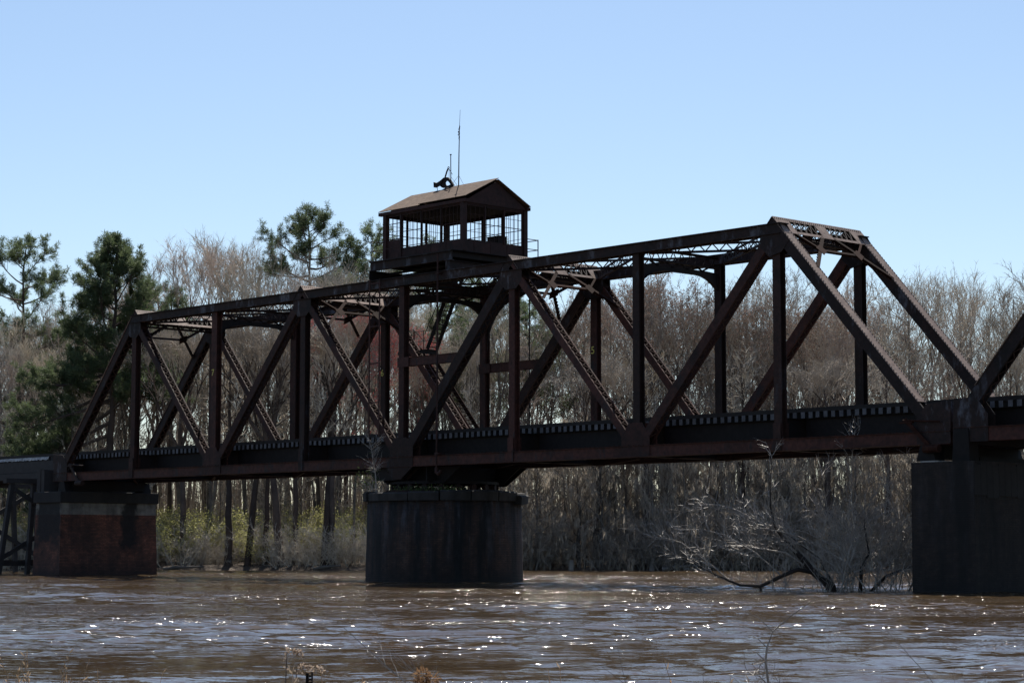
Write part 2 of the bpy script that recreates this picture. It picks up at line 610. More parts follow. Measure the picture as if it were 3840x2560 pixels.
def piece(name, key, parent, p0, p1, w, h, side):
    """one bar as an object of its own; alike pieces share a mesh"""
    o = bpy.data.objects.new(name, unit_mesh(key, name))
    COL.objects.link(o)
    org = world_loc(parent)
    mm = bar_matrix(p0, p1, w, h, side)
    mm.translation = mm.translation - org
    o.parent = parent
    loc, rot, sc = mm.decompose()
    o.location, o.rotation_mode, o.rotation_quaternion, o.scale = loc, 'QUATERNION', rot, sc
    return o


def tag(o, label, cat, group=None):
    o['label'] = label
    o['category'] = cat
    if group:
        o['group'] = group
    return o


def thing(name, label, cat, loc, group=None):
    o = bpy.data.objects.new(name, None)
    o.empty_display_size = 0.5
    COL.objects.link(o)
    o.location = loc
    return tag(o, label, cat, group)


def kind(o, k):
    o['kind'] = k
    return o


def ground(l_, d, z=0.0):
    """place by metres to the right of and ahead of the near bank viewpoint"""
    p = CAM + R2 * l_ + F2 * d
    return Vector((p.x, p.y, z))


# ------------------------------------------------------------------ setting: water, banks
def sheet(name, material, ls, ds, zf):
    vs, fs = [], []
    for d in ds:
        for l_ in ls:
            p = ground(l_, d)
            vs.append((p.x, p.y, zf(l_, d)))
    nl = len(ls)
    for i in range(len(ds) - 1):
        for j in range(nl - 1):
            fs.append((i * nl + j, i * nl + j + 1, (i + 1) * nl + j + 1, (i + 1) * nl + j))
    me = bpy.data.meshes.new(name)
    me.from_pydata(vs, [], fs)
    me.materials.append(material)
    o = bpy.data.objects.new(name, me)
    COL.objects.link(o)
    o['kind'] = 'structure'
    return o


rg = random.Random(5)
wr = np.random.RandomState(3)
WAVES = []
for _ in range(46):
    lam = 0.65 * (3.0 / 0.65) ** wr.rand()
    th = wr.normal(math.pi / 2, 0.55)                # crests mostly lie along the banks
    WAVES.append((lam, math.cos(th), math.sin(th), wr.rand() * 6.28, 0.0060 * lam ** 0.95))


def wave_z(l_, d):
    """height of the river surface: many small waves, stronger and calmer reaches"""
    z = 0.0
    for lam, c, s_, ph, a in WAVES:
        z = z + a * np.sin((l_ * c + d * s_) * (2 * math.pi / lam) + ph)
    env = 0.5 + 0.5 * np.sin(l_ * 0.16 + 1.3 * np.sin(d * 0.11)) * np.sin(d * 0.23 + 0.9 * np.sin(l_ * 0.12 + 2))
    edge = np.clip((52 - np.abs(l_)) / 6, 0, 1) * np.clip((d - 15) / 4, 0, 1) * np.clip((172 - d) / 5, 0, 1)
    return z * env * edge


wl_ = np.concatenate([[-1500, -300, -100], np.arange(-52, 52.01, 0.36), [100, 300, 1500]])
wd_ = np.concatenate([[-200, -50, 0, 10], np.arange(15, 80, 0.2), np.arange(80, 172, 0.3)])
LG, DG = np.meshgrid(wl_, wd_)
ZG = wave_z(LG, DG)
XG = CAM.x + R2.x * LG + F2.x * DG
YG = CAM.y + R2.y * LG + F2.y * DG
nl_ = len(wl_)
ii, jj = np.meshgrid(np.arange(len(wd_) - 1), np.arange(nl_ - 1), indexing='ij')
q0 = (ii * nl_ + jj).ravel()
quads = np.stack([q0, q0 + 1, q0 + nl_ + 1, q0 + nl_], 1).astype(np.int32)
me = bpy.data.meshes.new('river_water')
me.vertices.add(XG.size)
me.vertices.foreach_set('co', np.stack([XG.ravel(), YG.ravel(), ZG.ravel()], 1).astype(np.float32).ravel())
me.loops.add(quads.size)
me.loops.foreach_set('vertex_index', quads.ravel())
me.polygons.add(len(quads))
me.polygons.foreach_set('loop_start', np.arange(0, quads.size, 4, dtype=np.int32))
me.polygons.foreach_set('use_smooth', np.ones(len(quads), dtype=bool))
me.update(calc_edges=True)
me.validate()
me.materials.append(M['water'])
wo = bpy.data.objects.new('river_water', me)
COL.objects.link(wo)
wo['kind'] = 'structure'


def bank_z(l_, d):
    w = 1.5 * math.sin(l_ * 0.11) + 0.9 * math.sin(l_ * 0.31 + 1.0)
    t = d - 154.5 - w * 0.6
    if t < 0:
        return max(-1.5, t * 0.35)
    return 0.5 * (1 - math.exp(-t / 2.0)) + 0.012 * min(t, 150) + 0.12 * math.sin(l_ * 0.9) * math.sin(d * 0.8)


lsb = [-2500, -1200, -500, -250] + [x for x in range(-120, 121, 2)] + [250, 500, 1200, 2500]
dsb = [140, 146, 150, 151, 152, 153, 154, 155, 156, 157, 158, 160, 162, 165, 168, 172, 176, 180, 190, 200, 215, 235, 260, 320, 500, 1000, 2500, 5000]
sheet('far_bank_ground', M['litter'], lsb, dsb, bank_z)
sheet('near_bank_ground', M['litter'], [-1500, -300] + [x * 1.0 for x in range(-40, 41)] + [300, 1500],
      [-400, -60, -10, 0, 4, 8, 12, 15, 17, 19, 20, 21, 22, 23, 24, 26, 30],
      lambda l_, d: (0.16 if d < 19 else max(-1.2, 0.16 - (d - 19) * 0.045 - max(0, d - 23) * 0.2)) + (0.03 * math.sin(l_ * 1.7 + d) if -5 < d < 22 else 0))
sheet('river_bed', M['litter'], [-1500, 0, 1500], [-400, 20, 160], lambda l_, d: -1.6)

# ------------------------------------------------------------------ the swing bridge
PN, HT, WD, ZB = 8.0, 8.95, 5.434, 5.885


def nd(n_, s, t, dx=0.0):
    return Vector((PN * n_ + dx, s * WD, ZB + t * HT))


Y = Vector((0, 1, 0))
Xv = Vector((1, 0, 0))
Zv = Vector((0, 0, 1))


def lacing_points(p0, p1, half, side, pitch):
    """zigzag bar end points along p0-p1, alternating by +-half along side"""
    p0, p1, side = Vector(p0), Vector(p1), Vector(side).normalized()
    k = max(2, int((p1 - p0).length / pitch))
    pts = [p0.lerp(p1, i / k) + side * (half if i % 2 else -half) for i in range(k + 1)]
    return list(zip(pts[:-1], pts[1:]))


def laced_bar_mesh(p0, p1, side, width, bw, pitch, normal, lace=0.035):
    """lattice member: two angles joined by single lacing, returned as (angles MB, list of lacing bars)"""
    mb = MB()
    s = Vector(side).normalized()
    for q in (-1, 1):
        mb.bar(Vector(p0) + s * q * width / 2, Vector(p1) + s * q * width / 2, bw, 0.02, side)
        mb.bar(Vector(p0) + s * q * (width / 2 + bw * 0.45) + Vector(normal) * 0.03, Vector(p1) + s * q * (width / 2 + bw * 0.45) + Vector(normal) * 0.03, 0.018, bw * 0.8, side)
    return mb, lacing_points(p0, p1, width / 2, side, pitch)


def h_post(mb, x, y, z0, z1, w, d):
    """H section upright: flanges parallel to the truss, web between"""
    t = 0.03
    mb.box((x - w / 2, y - d / 2, z0), (x + w / 2, y - d / 2 + t, z1))
    mb.box((x - w / 2, y + d / 2 - t, z0), (x + w / 2, y + d / 2, z1))
    mb.box((x - 0.02, y - d / 2 + t, z0), (x + 0.02, y + d / 2 - t, z1))


LACE_LEFT = [296]                                  # individual lacing bars still allowed


def box_member(bridge, name, p0, p1, depth, gap, lace_top=True, lace_bottom=True, cover=False, individual=False, web='steel', lacem='lace', pitch=0.17):
    """two channels side by side, laced or plated top and bottom"""
    p0, p1 = Vector(p0), Vector(p1)
    d = (p1 - p0).normalized()
    nn = d.cross(Y)
    if nn.z < 0:
        nn = -nn
    mb = MB()
    for q in (-1, 1):
        off = Y * q * gap / 2
        mb.bar(p0 + off, p1 + off, 0.03, depth, Y)
        for e in (-1, 1):
            o2 = Y * q * (gap / 2 - 0.042) + nn * e * (depth / 2 - 0.012)
            mb.bar(p0 + o2, p1 + o2, 0.065, 0.024, Y)
    o = mb.build(name, M[web], bridge)
    L = (p1 - p0).length
    a, b_ = p0 + d * 1.0, p1 - d * 1.0
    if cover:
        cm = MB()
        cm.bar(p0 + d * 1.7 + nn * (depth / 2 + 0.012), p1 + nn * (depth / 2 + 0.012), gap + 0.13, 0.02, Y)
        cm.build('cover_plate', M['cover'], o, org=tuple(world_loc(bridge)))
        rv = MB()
        for i in range(11, int(L / 0.16)):
            c = p0 + d * (0.16 * i + 0.05) + nn * (depth / 2 + 0.03)
            for q in (-1, 1):
                cc = c + Y * q * (gap / 2 + 0.025)
                rv.bar(cc - d * 0.02, cc + d * 0.02, 0.04, 0.03, Y)
        kind(rv.build('rivets', M['steel'], o, org=tuple(world_loc(bridge))), 'stuff')
    elif lace_top:
        top = lacing_points(a + nn * depth / 2, b_ + nn * depth / 2, gap / 2 - 0.07, Y, pitch)
        for (u0, u1) in ((p0 + d * 0.45, a), (b_, p1 - d * 0.45)):
            end = MB()
            end.bar(u0 + nn * (depth / 2 + 0.01), u1 + nn * (depth / 2 + 0.01), gap, 0.018, Y)
            end.build('tie_plate', M[lacem], o, org=tuple(world_loc(bridge)))
        if individual and LACE_LEFT[0] >= len(top):
            LACE_LEFT[0] -= len(top)
            for (u, v) in top:
                e = piece('lacing_bar', lacem, bridge, u, v, 0.045, 0.05, nn.cross(v - u))
                e.parent = o
        else:
            lm = MB()
            for (u, v) in top:
                lm.bar(u, v, 0.045, 0.05, nn.cross(v - u))
            kind(lm.build('lacing', M[lacem], o, org=tuple(world_loc(bridge))), 'stuff')
    if lace_bottom:
        lm = MB()
        for (u, v) in lacing_points(a - nn * depth / 2, b_ - nn * depth / 2, gap / 2 - 0.07, Y, 0.26):
            lm.bar(u, v, 0.06, 0.014, nn.cross(v - u))
        kind(lm.build('lacing', M['steel'], o, org=tuple(world_loc(bridge))), 'stuff')
    return o


def gusset(mb, pts, y0, y1):
    mb.prism([(x, y0, z) for x, z in pts], (0, y1 - y0, 0))


def numeral(txt, bridge, loc, size, rotz):
    cu = bpy.data.curves.new('painted_number', 'FONT')
    cu.body = txt
    cu.size = size
    cu.extrude = 0.004
    cu.align_x = 'CENTER'
    cu.materials.append(M['glow_paint'])
    tmp = bpy.data.objects.new('painted_number', cu)
    COL.objects.link(tmp)
    dg = bpy.context.evaluated_depsgraph_get()
    me = bpy.data.meshes.new_from_object(tmp.evaluated_get(dg))
    bpy.data.objects.remove(tmp)
    bpy.data.curves.remove(cu)
    me.name = 'painted_number'
    o = bpy.data.objects.new('painted_number', me)
    COL.objects.link(o)
    o.parent = bridge
    o.location = Vector(loc) - world_loc(bridge)
    o.rotation_euler = (math.pi / 2, 0, rotz)
    return o


def deck(thing_, x0, x1, y_c, tie_top, ties=True, guard=True, pitch=0.4):
    """sleepers, guard timbers and rails of one span"""
    k = int((x1 - x0) / pitch)
    jr = random.Random(11)
    for i in range(k):
        x = x0 + pitch * (i + 0.5)
        piece('tie', 'tie', thing_, (x, y_c - 1.52 - jr.random() * 0.05, tie_top - 0.125 + jr.uniform(-.008, .008)), (x, y_c + 1.52, tie_top - 0.125), 0.2 + jr.uniform(-.015, .015), 0.25, Xv)
    for s in (-1, 1):
        g_ = MB()
        g_.box((x0, y_c + s * 1.42 - 0.10, tie_top), (x1, y_c + s * 1.42 + 0.10, tie_top + 0.17))
        g_.build('guard_timber', M['creosote'], thing_)
        r_ = MB()
        ry = y_c + s * 0.75
        r_.box((x0, ry - 0.07, tie_top + 0.003), (x1, ry + 0.07, tie_top + 0.025))
        r_.box((x0, ry - 0.01, tie_top + 0.025), (x1, ry + 0.01, tie_top + 0.13))
        r_.box((x0, ry - 0.035, tie_top + 0.13), (x1, ry + 0.035, tie_top + 0.165))
        r_.build('rail', M['rail'], thing_)


def portal_frame(bridge, n_, t_dir, lower, name='portal_brace', key='lace', knees=True, tent=False):
    """top strut with A-shaped lattice brace in the plane of the sloping members at panel point n_"""
    d = Vector(t_dir).normalized()
    nn = d.cross(Y)
    if nn.z < 0:
        nn = -nn
    ORG = tuple(world_loc(bridge))
    off = nn * 0.25
    if tent:                                          # starts at the ridge of the opposite slope
        pk = Vector((-nn.x, 0, nn.z)) * 0.25 - Vector((-d.x, 0, d.z)) * 0.5
        off = pk + d * 0.53
    c0 = nd(n_, 0, 1) + off
    c1 = nd(n_, 1, 1) + off

    def P(w, s):
        return c0.lerp(c1, w) + d * s
    # top strut: edge bands, end and centre plates, lacing between
    mb = MB()
    wide = (c1 - c0).length
    mb.bar(P(-0.045, -0.40), P(1.045, -0.40), 0.20, 0.02, d)
    mb.bar(P(0.13, 0.42), P(0.87, 0.42), 0.16, 0.02, d)
    for w0, w1 in ((-0.045, 0.125), (0.44, 0.56), (0.875, 1.045)):
        mb.bar(P(w0, 0.10), P(w1, 0.10), 0.79, 0.022, d)
    o = mb.build(name, M['cover' if key == 'lace' else key], bridge)  # right-facing slopes get the painted sunlit tan, the others plain steel
    lm = MB()
    for wa, wb in ((0.125, 0.44), (0.56, 0.875)):
        for i in range(5):
            w0, w1 = wa + (wb - wa) * i / 5, wa + (wb - wa) * (i + 1) / 5
            lm.bar(P(w0, 0.36), P(w1, -0.32), 0.05, 0.014, nn.cross(P(w1, -.32) - P(w0, .36)))
            lm.bar(P(w1, 0.36), P(w1, -0.32), 0.05, 0.014, nn.cross(P(w1, -.32) - P(w1, .36)))
    kind(lm.build('lacing', M['steel'], o, org=ORG), 'stuff')
    # side triangle closing the tent against the chord
    for w in (-0.04, 1.035):
        tb = MB()
        q0, q1 = P(w, -0.5), P(w, 0.05)
        zc = ZB + HT + 0.242
        if q1.z < zc:
            q1 = Vector((q1.x - d.x / d.z * (q1.z - zc), q1.y, zc))
        tb.prism([q0, q1, Vector((q0.x - (q1.x - q0.x) * 0.0, q0.y, zc))], (0, 0.02, 0))
        tb.build('side_plate', M['steel'], o, org=ORG)
    rv = MB()
    for i in range(44):
        w = -0.03 + 1.06 * i / 43
        rv.bar(P(w, -0.42) + nn * 0.012, P(w, -0.38) + nn * 0.012, 0.04, 0.03, Y)
    kind(rv.build('rivets', M['black'], o, org=ORG), 'stuff')
    if not knees:
        return o
    lm = MB()

    def br(a, b_, w, nm):
        k_ = MB()
        k_.bar(P(*a), P(*b_), w, 0.02, nn.cross(P(*b_) - P(*a)))
        k_.bar(P(*a) - nn * 0.07, P(*b_) - nn * 0.07, 0.02, 0.12, nn.cross(P(*b_) - P(*a)))
        k_.build(nm, M[key], o, org=ORG)
    br((0.03, lower), (0.45, 0.3), 0.16, 'knee_brace')
    br((0.97, lower), (0.55, 0.3), 0.16, 'knee_brace')
    br((0.28, 1.35), (0.72, 1.35), 0.12, 'brace_bar')
    br((0.06, 0.3), (0.28, 1.35), 0.10, 'brace_bar')
    br((0.94, 0.3), (0.72, 1.35), 0.10, 'brace_bar')
    for w, s in ((0.27, 1.35), (0.73, 1.35)):
        k_ = MB()
        c = P(w, s)
        k_.prism([c + d * 0.34 - Y * 0.12, c + Y * 0.30 + d * 0.05, c + Y * 0.12 - d * 0.34, c - Y * 0.30 - d * 0.1], nn * 0.02)
        k_.build('gusset_plate', M[key], o, org=ORG)
    for sgn, wa, wb in ((1, 0.03, 0.45), (-1, 0.97, 0.55)):
        for (u, v) in lacing_points(P(wa, lower) - nn * 0.15, P(wb, 0.3) - nn * 0.15, 0.08, d, 0.12):
            lm.bar(u, v, 0.04, 0.014, nn)
    kind(lm.build('lacing', M['steel'], o, org=ORG), 'stuff')
    return o


def sway_arch(bridge, n_, x, zc, zend):
    """solid arched sway brace across the bridge between two posts"""
    top = ZB + HT - 0.30
    pts = []
    k = 14
    for i in range(k + 1):
        y = 0.2 + (WD - 0.4) * i / k
        e = abs(2 * i / k - 1)
        z = zc - (zc - zend) * max(0, (e - 0.45) / 0.55) ** 2
        pts.append((x, y, z))
    mb = MB()
    mb.prism([(x - 0.01, p[1], p[2]) for p in pts] + [(x - 0.01, pts[-1][1], zend + 0.75), (x - 0.01, WD - 0.9, zc + 0.22), (x - 0.01, 0.9, zc + 0.22), (x - 0.01, 0.2, zend + 0.75)], (0.02, 0, 0))
    for i in range(k):
        mb.bar(pts[i], pts[i + 1], 0.19, 0.02, Xv)
    mb.box((x - 0.1, 0.2, top - 0.1), (x + 0.1, WD - 0.2, top - 0.07))
    for i in range(8):
        y0 = 0.7 + i * (WD - 1.4) / 8
        y1 = y0 + (WD - 1.4) / 8
        za, zb_ = (zc + 0.2, top - 0.08) if i % 2 else (top - 0.08, zc + 0.2)
        mb.bar((x, y0, za), (x, y1, zb_), 0.02, 0.09, Xv)
    return mb.build('sway_brace', M['black'], bridge)


def truss_side(bridge, s, n0, n1, full=True):
    """one truss of the swing span: chords, posts, diagonals, gussets"""
    y = s * WD
    near = s == 0
    mb = MB()
    for q in (-1, 1):
        mb.box((PN * n0 - 0.3, y + q * 0.21 - 0.015, ZB + HT - 0.22), (PN * n1 + 0.3, y + q * 0.21 + 0.015, ZB + HT + 0.22))
        mb.box((PN * n0 - 0.3, y + q * 0.21 + (0.015 if q > 0 else -0.115), ZB + HT + 0.20), (PN * n1 + 0.3, y + q * 0.21 + (0.115 if q > 0 else -0.015), ZB + HT + 0.217))
        mb.box((PN * n0 - 0.3, y + q * 0.21 + (0.015 if q > 0 else -0.115), ZB + HT - 0.22), (PN * n1 + 0.3, y + q * 0.21 + (0.115 if q > 0 else -0.015), ZB + HT - 0.20))
    mb.box((PN * n0 - 0.3, y - 0.3, ZB + HT + 0.222), (PN * n1 + 0.3, y + 0.3, ZB + HT + 0.24))
    tc = mb.build('top_chord', M['chord'], bridge)
    lm = MB()
    for (u, v) in lacing_points(nd(n0, s, 1) - Zv * 0.225, nd(n1, s, 1) - Zv * 0.225, 0.16, Y, 0.3):
        lm.bar(u, v, 0.06, 0.012, Zv.cross(v - u))
    kind(lm.build('lacing', M['steel'], tc, org=tuple(world_loc(bridge))), 'stuff')
    return tc


def build_swing_bridge():
    br = thing('swing_bridge', 'long rusty riveted steel truss railway swing span turning on the round middle pier', 'bridge', (0, WD / 2, 4.45))
    ORG = tuple(world_loc(br))
    for s in (0, 1):
        y = s * WD
        truss_side(br, s, -3, 3)
        # bottom chord: two channels with a top flange line of rivets
        mb = MB()
        for q in (-1, 1):
            mb.box((PN * -4 - 0.5, y + q * 0.2 - 0.015, ZB - 0.23), (PN * 4 + 0.5, y + q * 0.2 + 0.015, ZB + 0.23))
            mb.box((PN * -4 - 0.5, y + q * 0.2 - 0.09, ZB + 0.232), (PN * 4 + 0.5, y + q * 0.2 + 0.09, ZB + 0.25))
            mb.box((PN * -4 - 0.5, y + q * 0.2 - 0.09, ZB - 0.25), (PN * 4 + 0.5, y + q * 0.2 + 0.09, ZB - 0.232))
        bc = mb.build('bottom_chord', M['red'], br)
        if s == 0:
            rv = MB()
            x = -31.5
            while x < 32:
                rv.box((x - 0.025, y - 0.265, ZB + 0.252), (x + 0.025, y - 0.215, ZB + 0.285))
                x += 0.30
            kind(rv.build('rivets', M['lace'], bc, org=ORG), 'stuff')
        for n_ in range(-3, 4):
            w = {-2: 0.48, -3: 0.42, 3: 0.40}.get(n_, 0.38)
            mb = MB()
            h_post(mb, PN * n_, y, ZB + (0.26 if n_ % 2 else -0.1), ZB + HT - 0.24, w, 0.36)
            if n_ % 2:                                # hanger foot over the chord side
                mb.box((PN * n_ - w / 2, y - 0.262, ZB - 0.22), (PN * n_ + w / 2, y - 0.24, ZB + 0.9))
                mb.box((PN * n_ - w / 2, y + 0.24, ZB - 0.22), (PN * n_ + w / 2, y + 0.262, ZB + 0.9))
            mb.build('vertical_post', M['red' if n_ in (-3, -2, 0, 1) else 'steel'], br)
        # end posts
        for e in (-1, 1):
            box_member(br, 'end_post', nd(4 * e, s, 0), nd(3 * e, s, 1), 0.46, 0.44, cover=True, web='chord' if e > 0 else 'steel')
        # diagonals
        for (a, b_) in ((-3, -2), (-1, 0), (1, 2)):
            box_member(br, 'diagonal', nd(a, s, 1), nd(b_, s, 0), 0.36, 0.46, individual=(s == 0 or a != -1), web='red', pitch=0.18)
        for (a, b_) in ((-2, -1), (0, 1), (2, 3)):
            box_member(br, 'diagonal', nd(a, s, 0), nd(b_, s, 1), 0.42 if a else 0.5, 0.46, lacem='steel', web='red' if a != 0 else 'steel', pitch=0.26)
        # gusset plates
        for n_ in (-3, -1, 1, 3):
            x, zt = PN * n_, ZB + HT
            for yy in (y - 0.25, y + 0.228):
                g_ = MB()
                if abs(n_) == 3:
                    e = 1 if n_ > 0 else -1
                    gusset(g_, [(x - e * 0.75, zt - 0.24), (x - e * 0.75, zt + 0.2), (x + e * 0.25, zt + 0.2), (x + e * 0.75, zt - 0.55), (x + e * 0.35, zt - 1.0), (x - e * 0.3, zt - 1.15), (x - e * 0.8, zt - 0.7)], yy, yy + 0.022)
                else:
                    gusset(g_, [(x - 0.75, zt - 0.2), (x + 0.75, zt - 0.2), (x + 0.75, zt - 0.75), (x + 0.35, zt - 1.1), (x - 0.35, zt - 1.1), (x - 0.75, zt - 0.75)], yy, yy + 0.022)
                g_.build('gusset_plate', M['chord'], br)
        for n_ in (-2, 0, 2):
            x = PN * n_
            for yy in (y - 0.25, y + 0.228):
                g_ = MB()
                if n_ == 0:
                    gusset(g_, [(x - 0.8, ZB + 0.24), (x - 0.5, ZB + 1.2), (x + 0.5, ZB + 1.2), (x + 1.0, ZB + 0.7), (x + 1.0, ZB - 0.25), (x + 0.1, ZB - 0.85), (x - 0.55, ZB - 0.85), (x - 0.95, ZB - 0.25)], yy, yy + 0.022)
                else:
                    gusset(g_, [(x - 0.85, ZB - 0.24), (x - 0.85, ZB + 0.6), (x - 0.4, ZB + 1.25), (x + 0.4, ZB + 1.25), (x + 0.85, ZB + 0.6), (x + 0.85, ZB - 0.24)], yy, yy + 0.022)
                g_.build('gusset_plate', M['steel' if n_ == 0 else 'red'], br)
        for e in (-1, 1):
            x = PN * 4 * e
            for yy in (y - 0.25, y + 0.228):
                g_ = MB()
                gusset(g_, [(x - e * 1.05, ZB - 0.24), (x - e * 1.05, ZB + 0.75), (x - e * 0.6, ZB + 1.3), (x + e * 0.55, ZB + 1.42), (x + e * 0.5, ZB - 0.24)], yy, yy + 0.022)
                g_.build('gusset_plate', M['chord'], br)
    # mid-height struts at the pivot tower
    for s in (0, 1):
        y = s * WD
        mb = MB()
        zc = 10.80
        mb.box((0.19, y - 0.16, zc - 0.21), (4.45, y - 0.14, zc + 0.21))
        mb.box((0.19, y + 0.14, zc - 0.21), (4.45, y + 0.16, zc + 0.21))
        mb.box((0.19, y - 0.2, zc + 0.212), (4.45, y + 0.2, zc + 0.228))
        mb.box((-0.25, y - 0.215, zc - 0.24), (0.6, y - 0.198, zc + 0.24))
        mb.build('mid_strut', M['red'], br)
    # top cross struts and lateral system
    zt = ZB + HT
    for n_ in range(-3, 4):
        x = PN * n_
        for k, (za, zb_) in enumerate(((zt + 0.10, zt - 0.42),)):
            mb = MB()
            for z in (za, zb_):
                mb.box((x - 0.14, 0.24, z - 0.012), (x + 0.14, WD - 0.24, z + 0.012))
                mb.box((x - 0.012, 0.24, z + (-0.09 if z == za else 0.012)), (x + 0.012, WD - 0.24, z + (-0.012 if z == za else 0.09)))
            o = mb.build('cross_strut', M['steel'], br)
            lm = MB()
            for (u, v) in lacing_points((x, 0.3, (za + zb_) / 2), (x, WD - 0.3, (za + zb_) / 2), 0.24, Zv, 0.27):
                lm.bar(u, v, 0.055, 0.014, Xv.cross(v - u))
            kind(lm.build('lacing', M['steel'], o, org=ORG), 'stuff')
    for n_ in range(-3, 3):
        for sw in (0, 1):
            p0, p1 = nd(n_, sw, 1) - Zv * 0.03, nd(n_ + 1, 1 - sw, 1) - Zv * (0.03 + 0.06 * sw)
            d = (p1 - p0).normalized()
            p0, p1 = p0 + d * 0.5, p1 - d * 0.5
            side = Zv.cross(d)
            mb, lp = laced_bar_mesh(p0, p1, Zv, 0.34, 0.10, 0.30, side)
            o = mb.build('lateral_brace', M['steel'], br)
            lm = MB()
            for (u, v) in lp:
                lm.bar(u, v, 0.055, 0.014, side.cross(v - u))
            kind(lm.build('lacing', M['steel'], o, org=ORG), 'stuff')
        # centre gusset where the two cross
        c = (nd(n_, 0, 1) + nd(n_ + 1, 1, 1)) / 2
        mb = MB()
        mb.box((c.x - 0.45, c.y - 0.3, c.z - 0.24), (c.x + 0.45, c.y + 0.3, c.z - 0.22))
        mb.build('gusset_plate', M['lace'], br)
    # braces in the planes of sloping members
    dn = Vector((PN, 0, -HT))
    up = Vector((-PN, 0, -HT))
    portal_frame(br, 3, dn, 2.6)
    portal_frame(br, 3, up, 2.6, 'sway_brace', 'steel', False, True)
    portal_frame(br, -3, up, 2.6, 'portal_brace', 'steel')
    portal_frame(br, -3, dn, 2.4, 'sway_brace', 'lace', False, True)
    portal_frame(br, -1, dn, 2.4, 'sway_brace')
    portal_frame(br, -1, up, 2.4, 'sway_brace', 'steel', True, True)
    portal_frame(br, 1, dn, 2.4, 'sway_brace')
    portal_frame(br, 1, up, 2.8, 'sway_brace', 'steel', True, True)
    for n_ in (-2, 0, 2):
        sway_arch(br, n_, PN * n_, 14.02, 13.45)
    # curved knee plate under the far chord beside the tower
    mb = MB()
    yk = WD - 0.02
    arc = [(0.2, 11.7)] + [(0.2 + 2.6 * (1 - math.cos(t)), 11.7 + 2.6 * math.sin(t)) for t in [R_(a) for a in range(10, 91, 10)]]
    mb.prism([(x, yk, z) for x, z in arc] + [(3.4, yk, 14.55), (0.2, yk, 14.55)], (0, 0.03, 0))
    mb.build('knee_plate', M['black'], br)
    # floor: beams, stringers, laterals
    for n_ in range(-4, 5):
        x = PN * n_
        mb = MB()
        mb.box((x - 0.012, 0.27, ZB - 0.2), (x + 0.012, WD - 0.27, ZB + 1.1))
        mb.box((x - 0.16, 0.27, ZB - 0.225), (x + 0.16, WD - 0.27, ZB - 0.202))
        mb.box((x - 0.16, 0.27, ZB + 1.102), (x + 0.16, WD - 0.27, ZB + 1.125))
        mb.build('floor_beam', M['black'], br)
    for yy in (1.45, WD - 1.45):
        mb = MB()
        for n_ in range(-4, 4):
            x0, x1 = PN * n_ + 0.17, PN * (n_ + 1) - 0.17
            mb.box((x0, yy - 0.012, ZB + 0.12), (x1, yy + 0.012, ZB + 1.13))
            for z in (ZB + 0.10, ZB + 1.13):
                mb.box((x0, yy - 0.17, z - 0.012), (x1, yy + 0.17, z + 0.012))
        mb.build('stringer', M['black'], br)
    for n_ in range(-4, 4):
        for sw in (0, 1):
            p0, p1 = nd(n_, sw, 0) - Zv * 0.31, nd(n_ + 1, 1 - sw, 0) - Zv * (0.31 + 0.03 * sw)
            mb = MB()
            mb.bar(p0, p1, 0.14, 0.014, Y)
            mb.build('bottom_lateral', M['lace'], br)
    deck(br, -32.4, 32.4, WD / 2, ZB + 1.395)
    # pivot: drum girders, rollers, rack
    mb = MB()
    for yy in (0.75, WD - 0.75):
        mb.prism([(-3.4, yy, ZB - 0.26), (3.4, yy, ZB - 0.26), (2.2, yy, ZB - 1.05), (-2.2, yy, ZB - 1.05)], (0, 0.05, 0))
    for xx in (-1.6, 1.6):
        mb.box((xx, 0.1, ZB - 1.0), (xx + 0.05, WD - 0.1, ZB - 0.26))
    mb.build('pivot_girder', M['black'], br)
    gx = [(-1.55, ZB - 0.26), (3.15, ZB - 0.26), (1.65, 4.74), (-0.3, 4.74)]
    g0 = [(-2.75, ZB - 0.26), (0.9, ZB - 0.26), (0.0, 5.0), (-2.1, 5.0)]
    for pl_, yy in ((gx, WD - 0.06), (gx, WD - 0.5), (g0, -0.05)):
        mb = MB()
        mb.prism([(x, yy, z) for x, z in pl_], (0, 0.05, 0))
        mb.build('haunch_plate', M['black'], br)
    mb = MB()
    k = 40
    for r0, r1, z0, z1 in ((2.5, 2.75, ZB - 1.08, ZB - 0.95),):
        ring = []
        for i in range(k):
            t = 2 * math.pi * i / k
            c, s_ = math.cos(t), math.sin(t)
            ring += [(c * r0, WD / 2 + s_ * r0, z0), (c * r1, WD / 2 + s_ * r1, z0), (c * r1, WD / 2 + s_ * r1, z1), (c * r0, WD / 2 + s_ * r0, z1)]
        fs = []
        for i in range(k):
            j = (i + 1) % k
            for q in range(4):
                q2 = (q + 1) % 4
                fs.append((i * 4 + q, i * 4 + q2, j * 4 + q2, j * 4 + q))
        mb.add(ring, fs)
    mb.build('drum_ring', M['black'], br)
    for i in range(20):
        t = 2 * math.pi * (i + 0.5) / 20
        c, s_ = math.cos(t), math.sin(t)
        w = MB()
        a = Vector((c * 2.5, WD / 2 + s_ * 2.5, ZB - 1.24))
        w.tube([a, a + Vector((c, s_, 0)) * 0.22], 0.155, 12)
        w.build('roller', M['steel'], br)
    # long hand-gear pole and hanging frame on the river side, pipe on the far side
    mb = MB()
    mb.tube([(3.03, -0.45, 15.9), (3.02, -0.45, 10), (3.0, -0.45, 5.5)], 0.045, 6)
    mb.tube([(3.0, -0.45, 5.5), (3.05, -0.5, 5.3), (3.2, -0.5, 5.2), (3.35, -0.45, 5.35)], 0.09, 6)
    mb.box((2.9, -0.5, 6.15), (3.15, -0.25, 6.25))
    mb.box((2.9, -0.5, 14.9), (3.15, -0.25, 14.97))
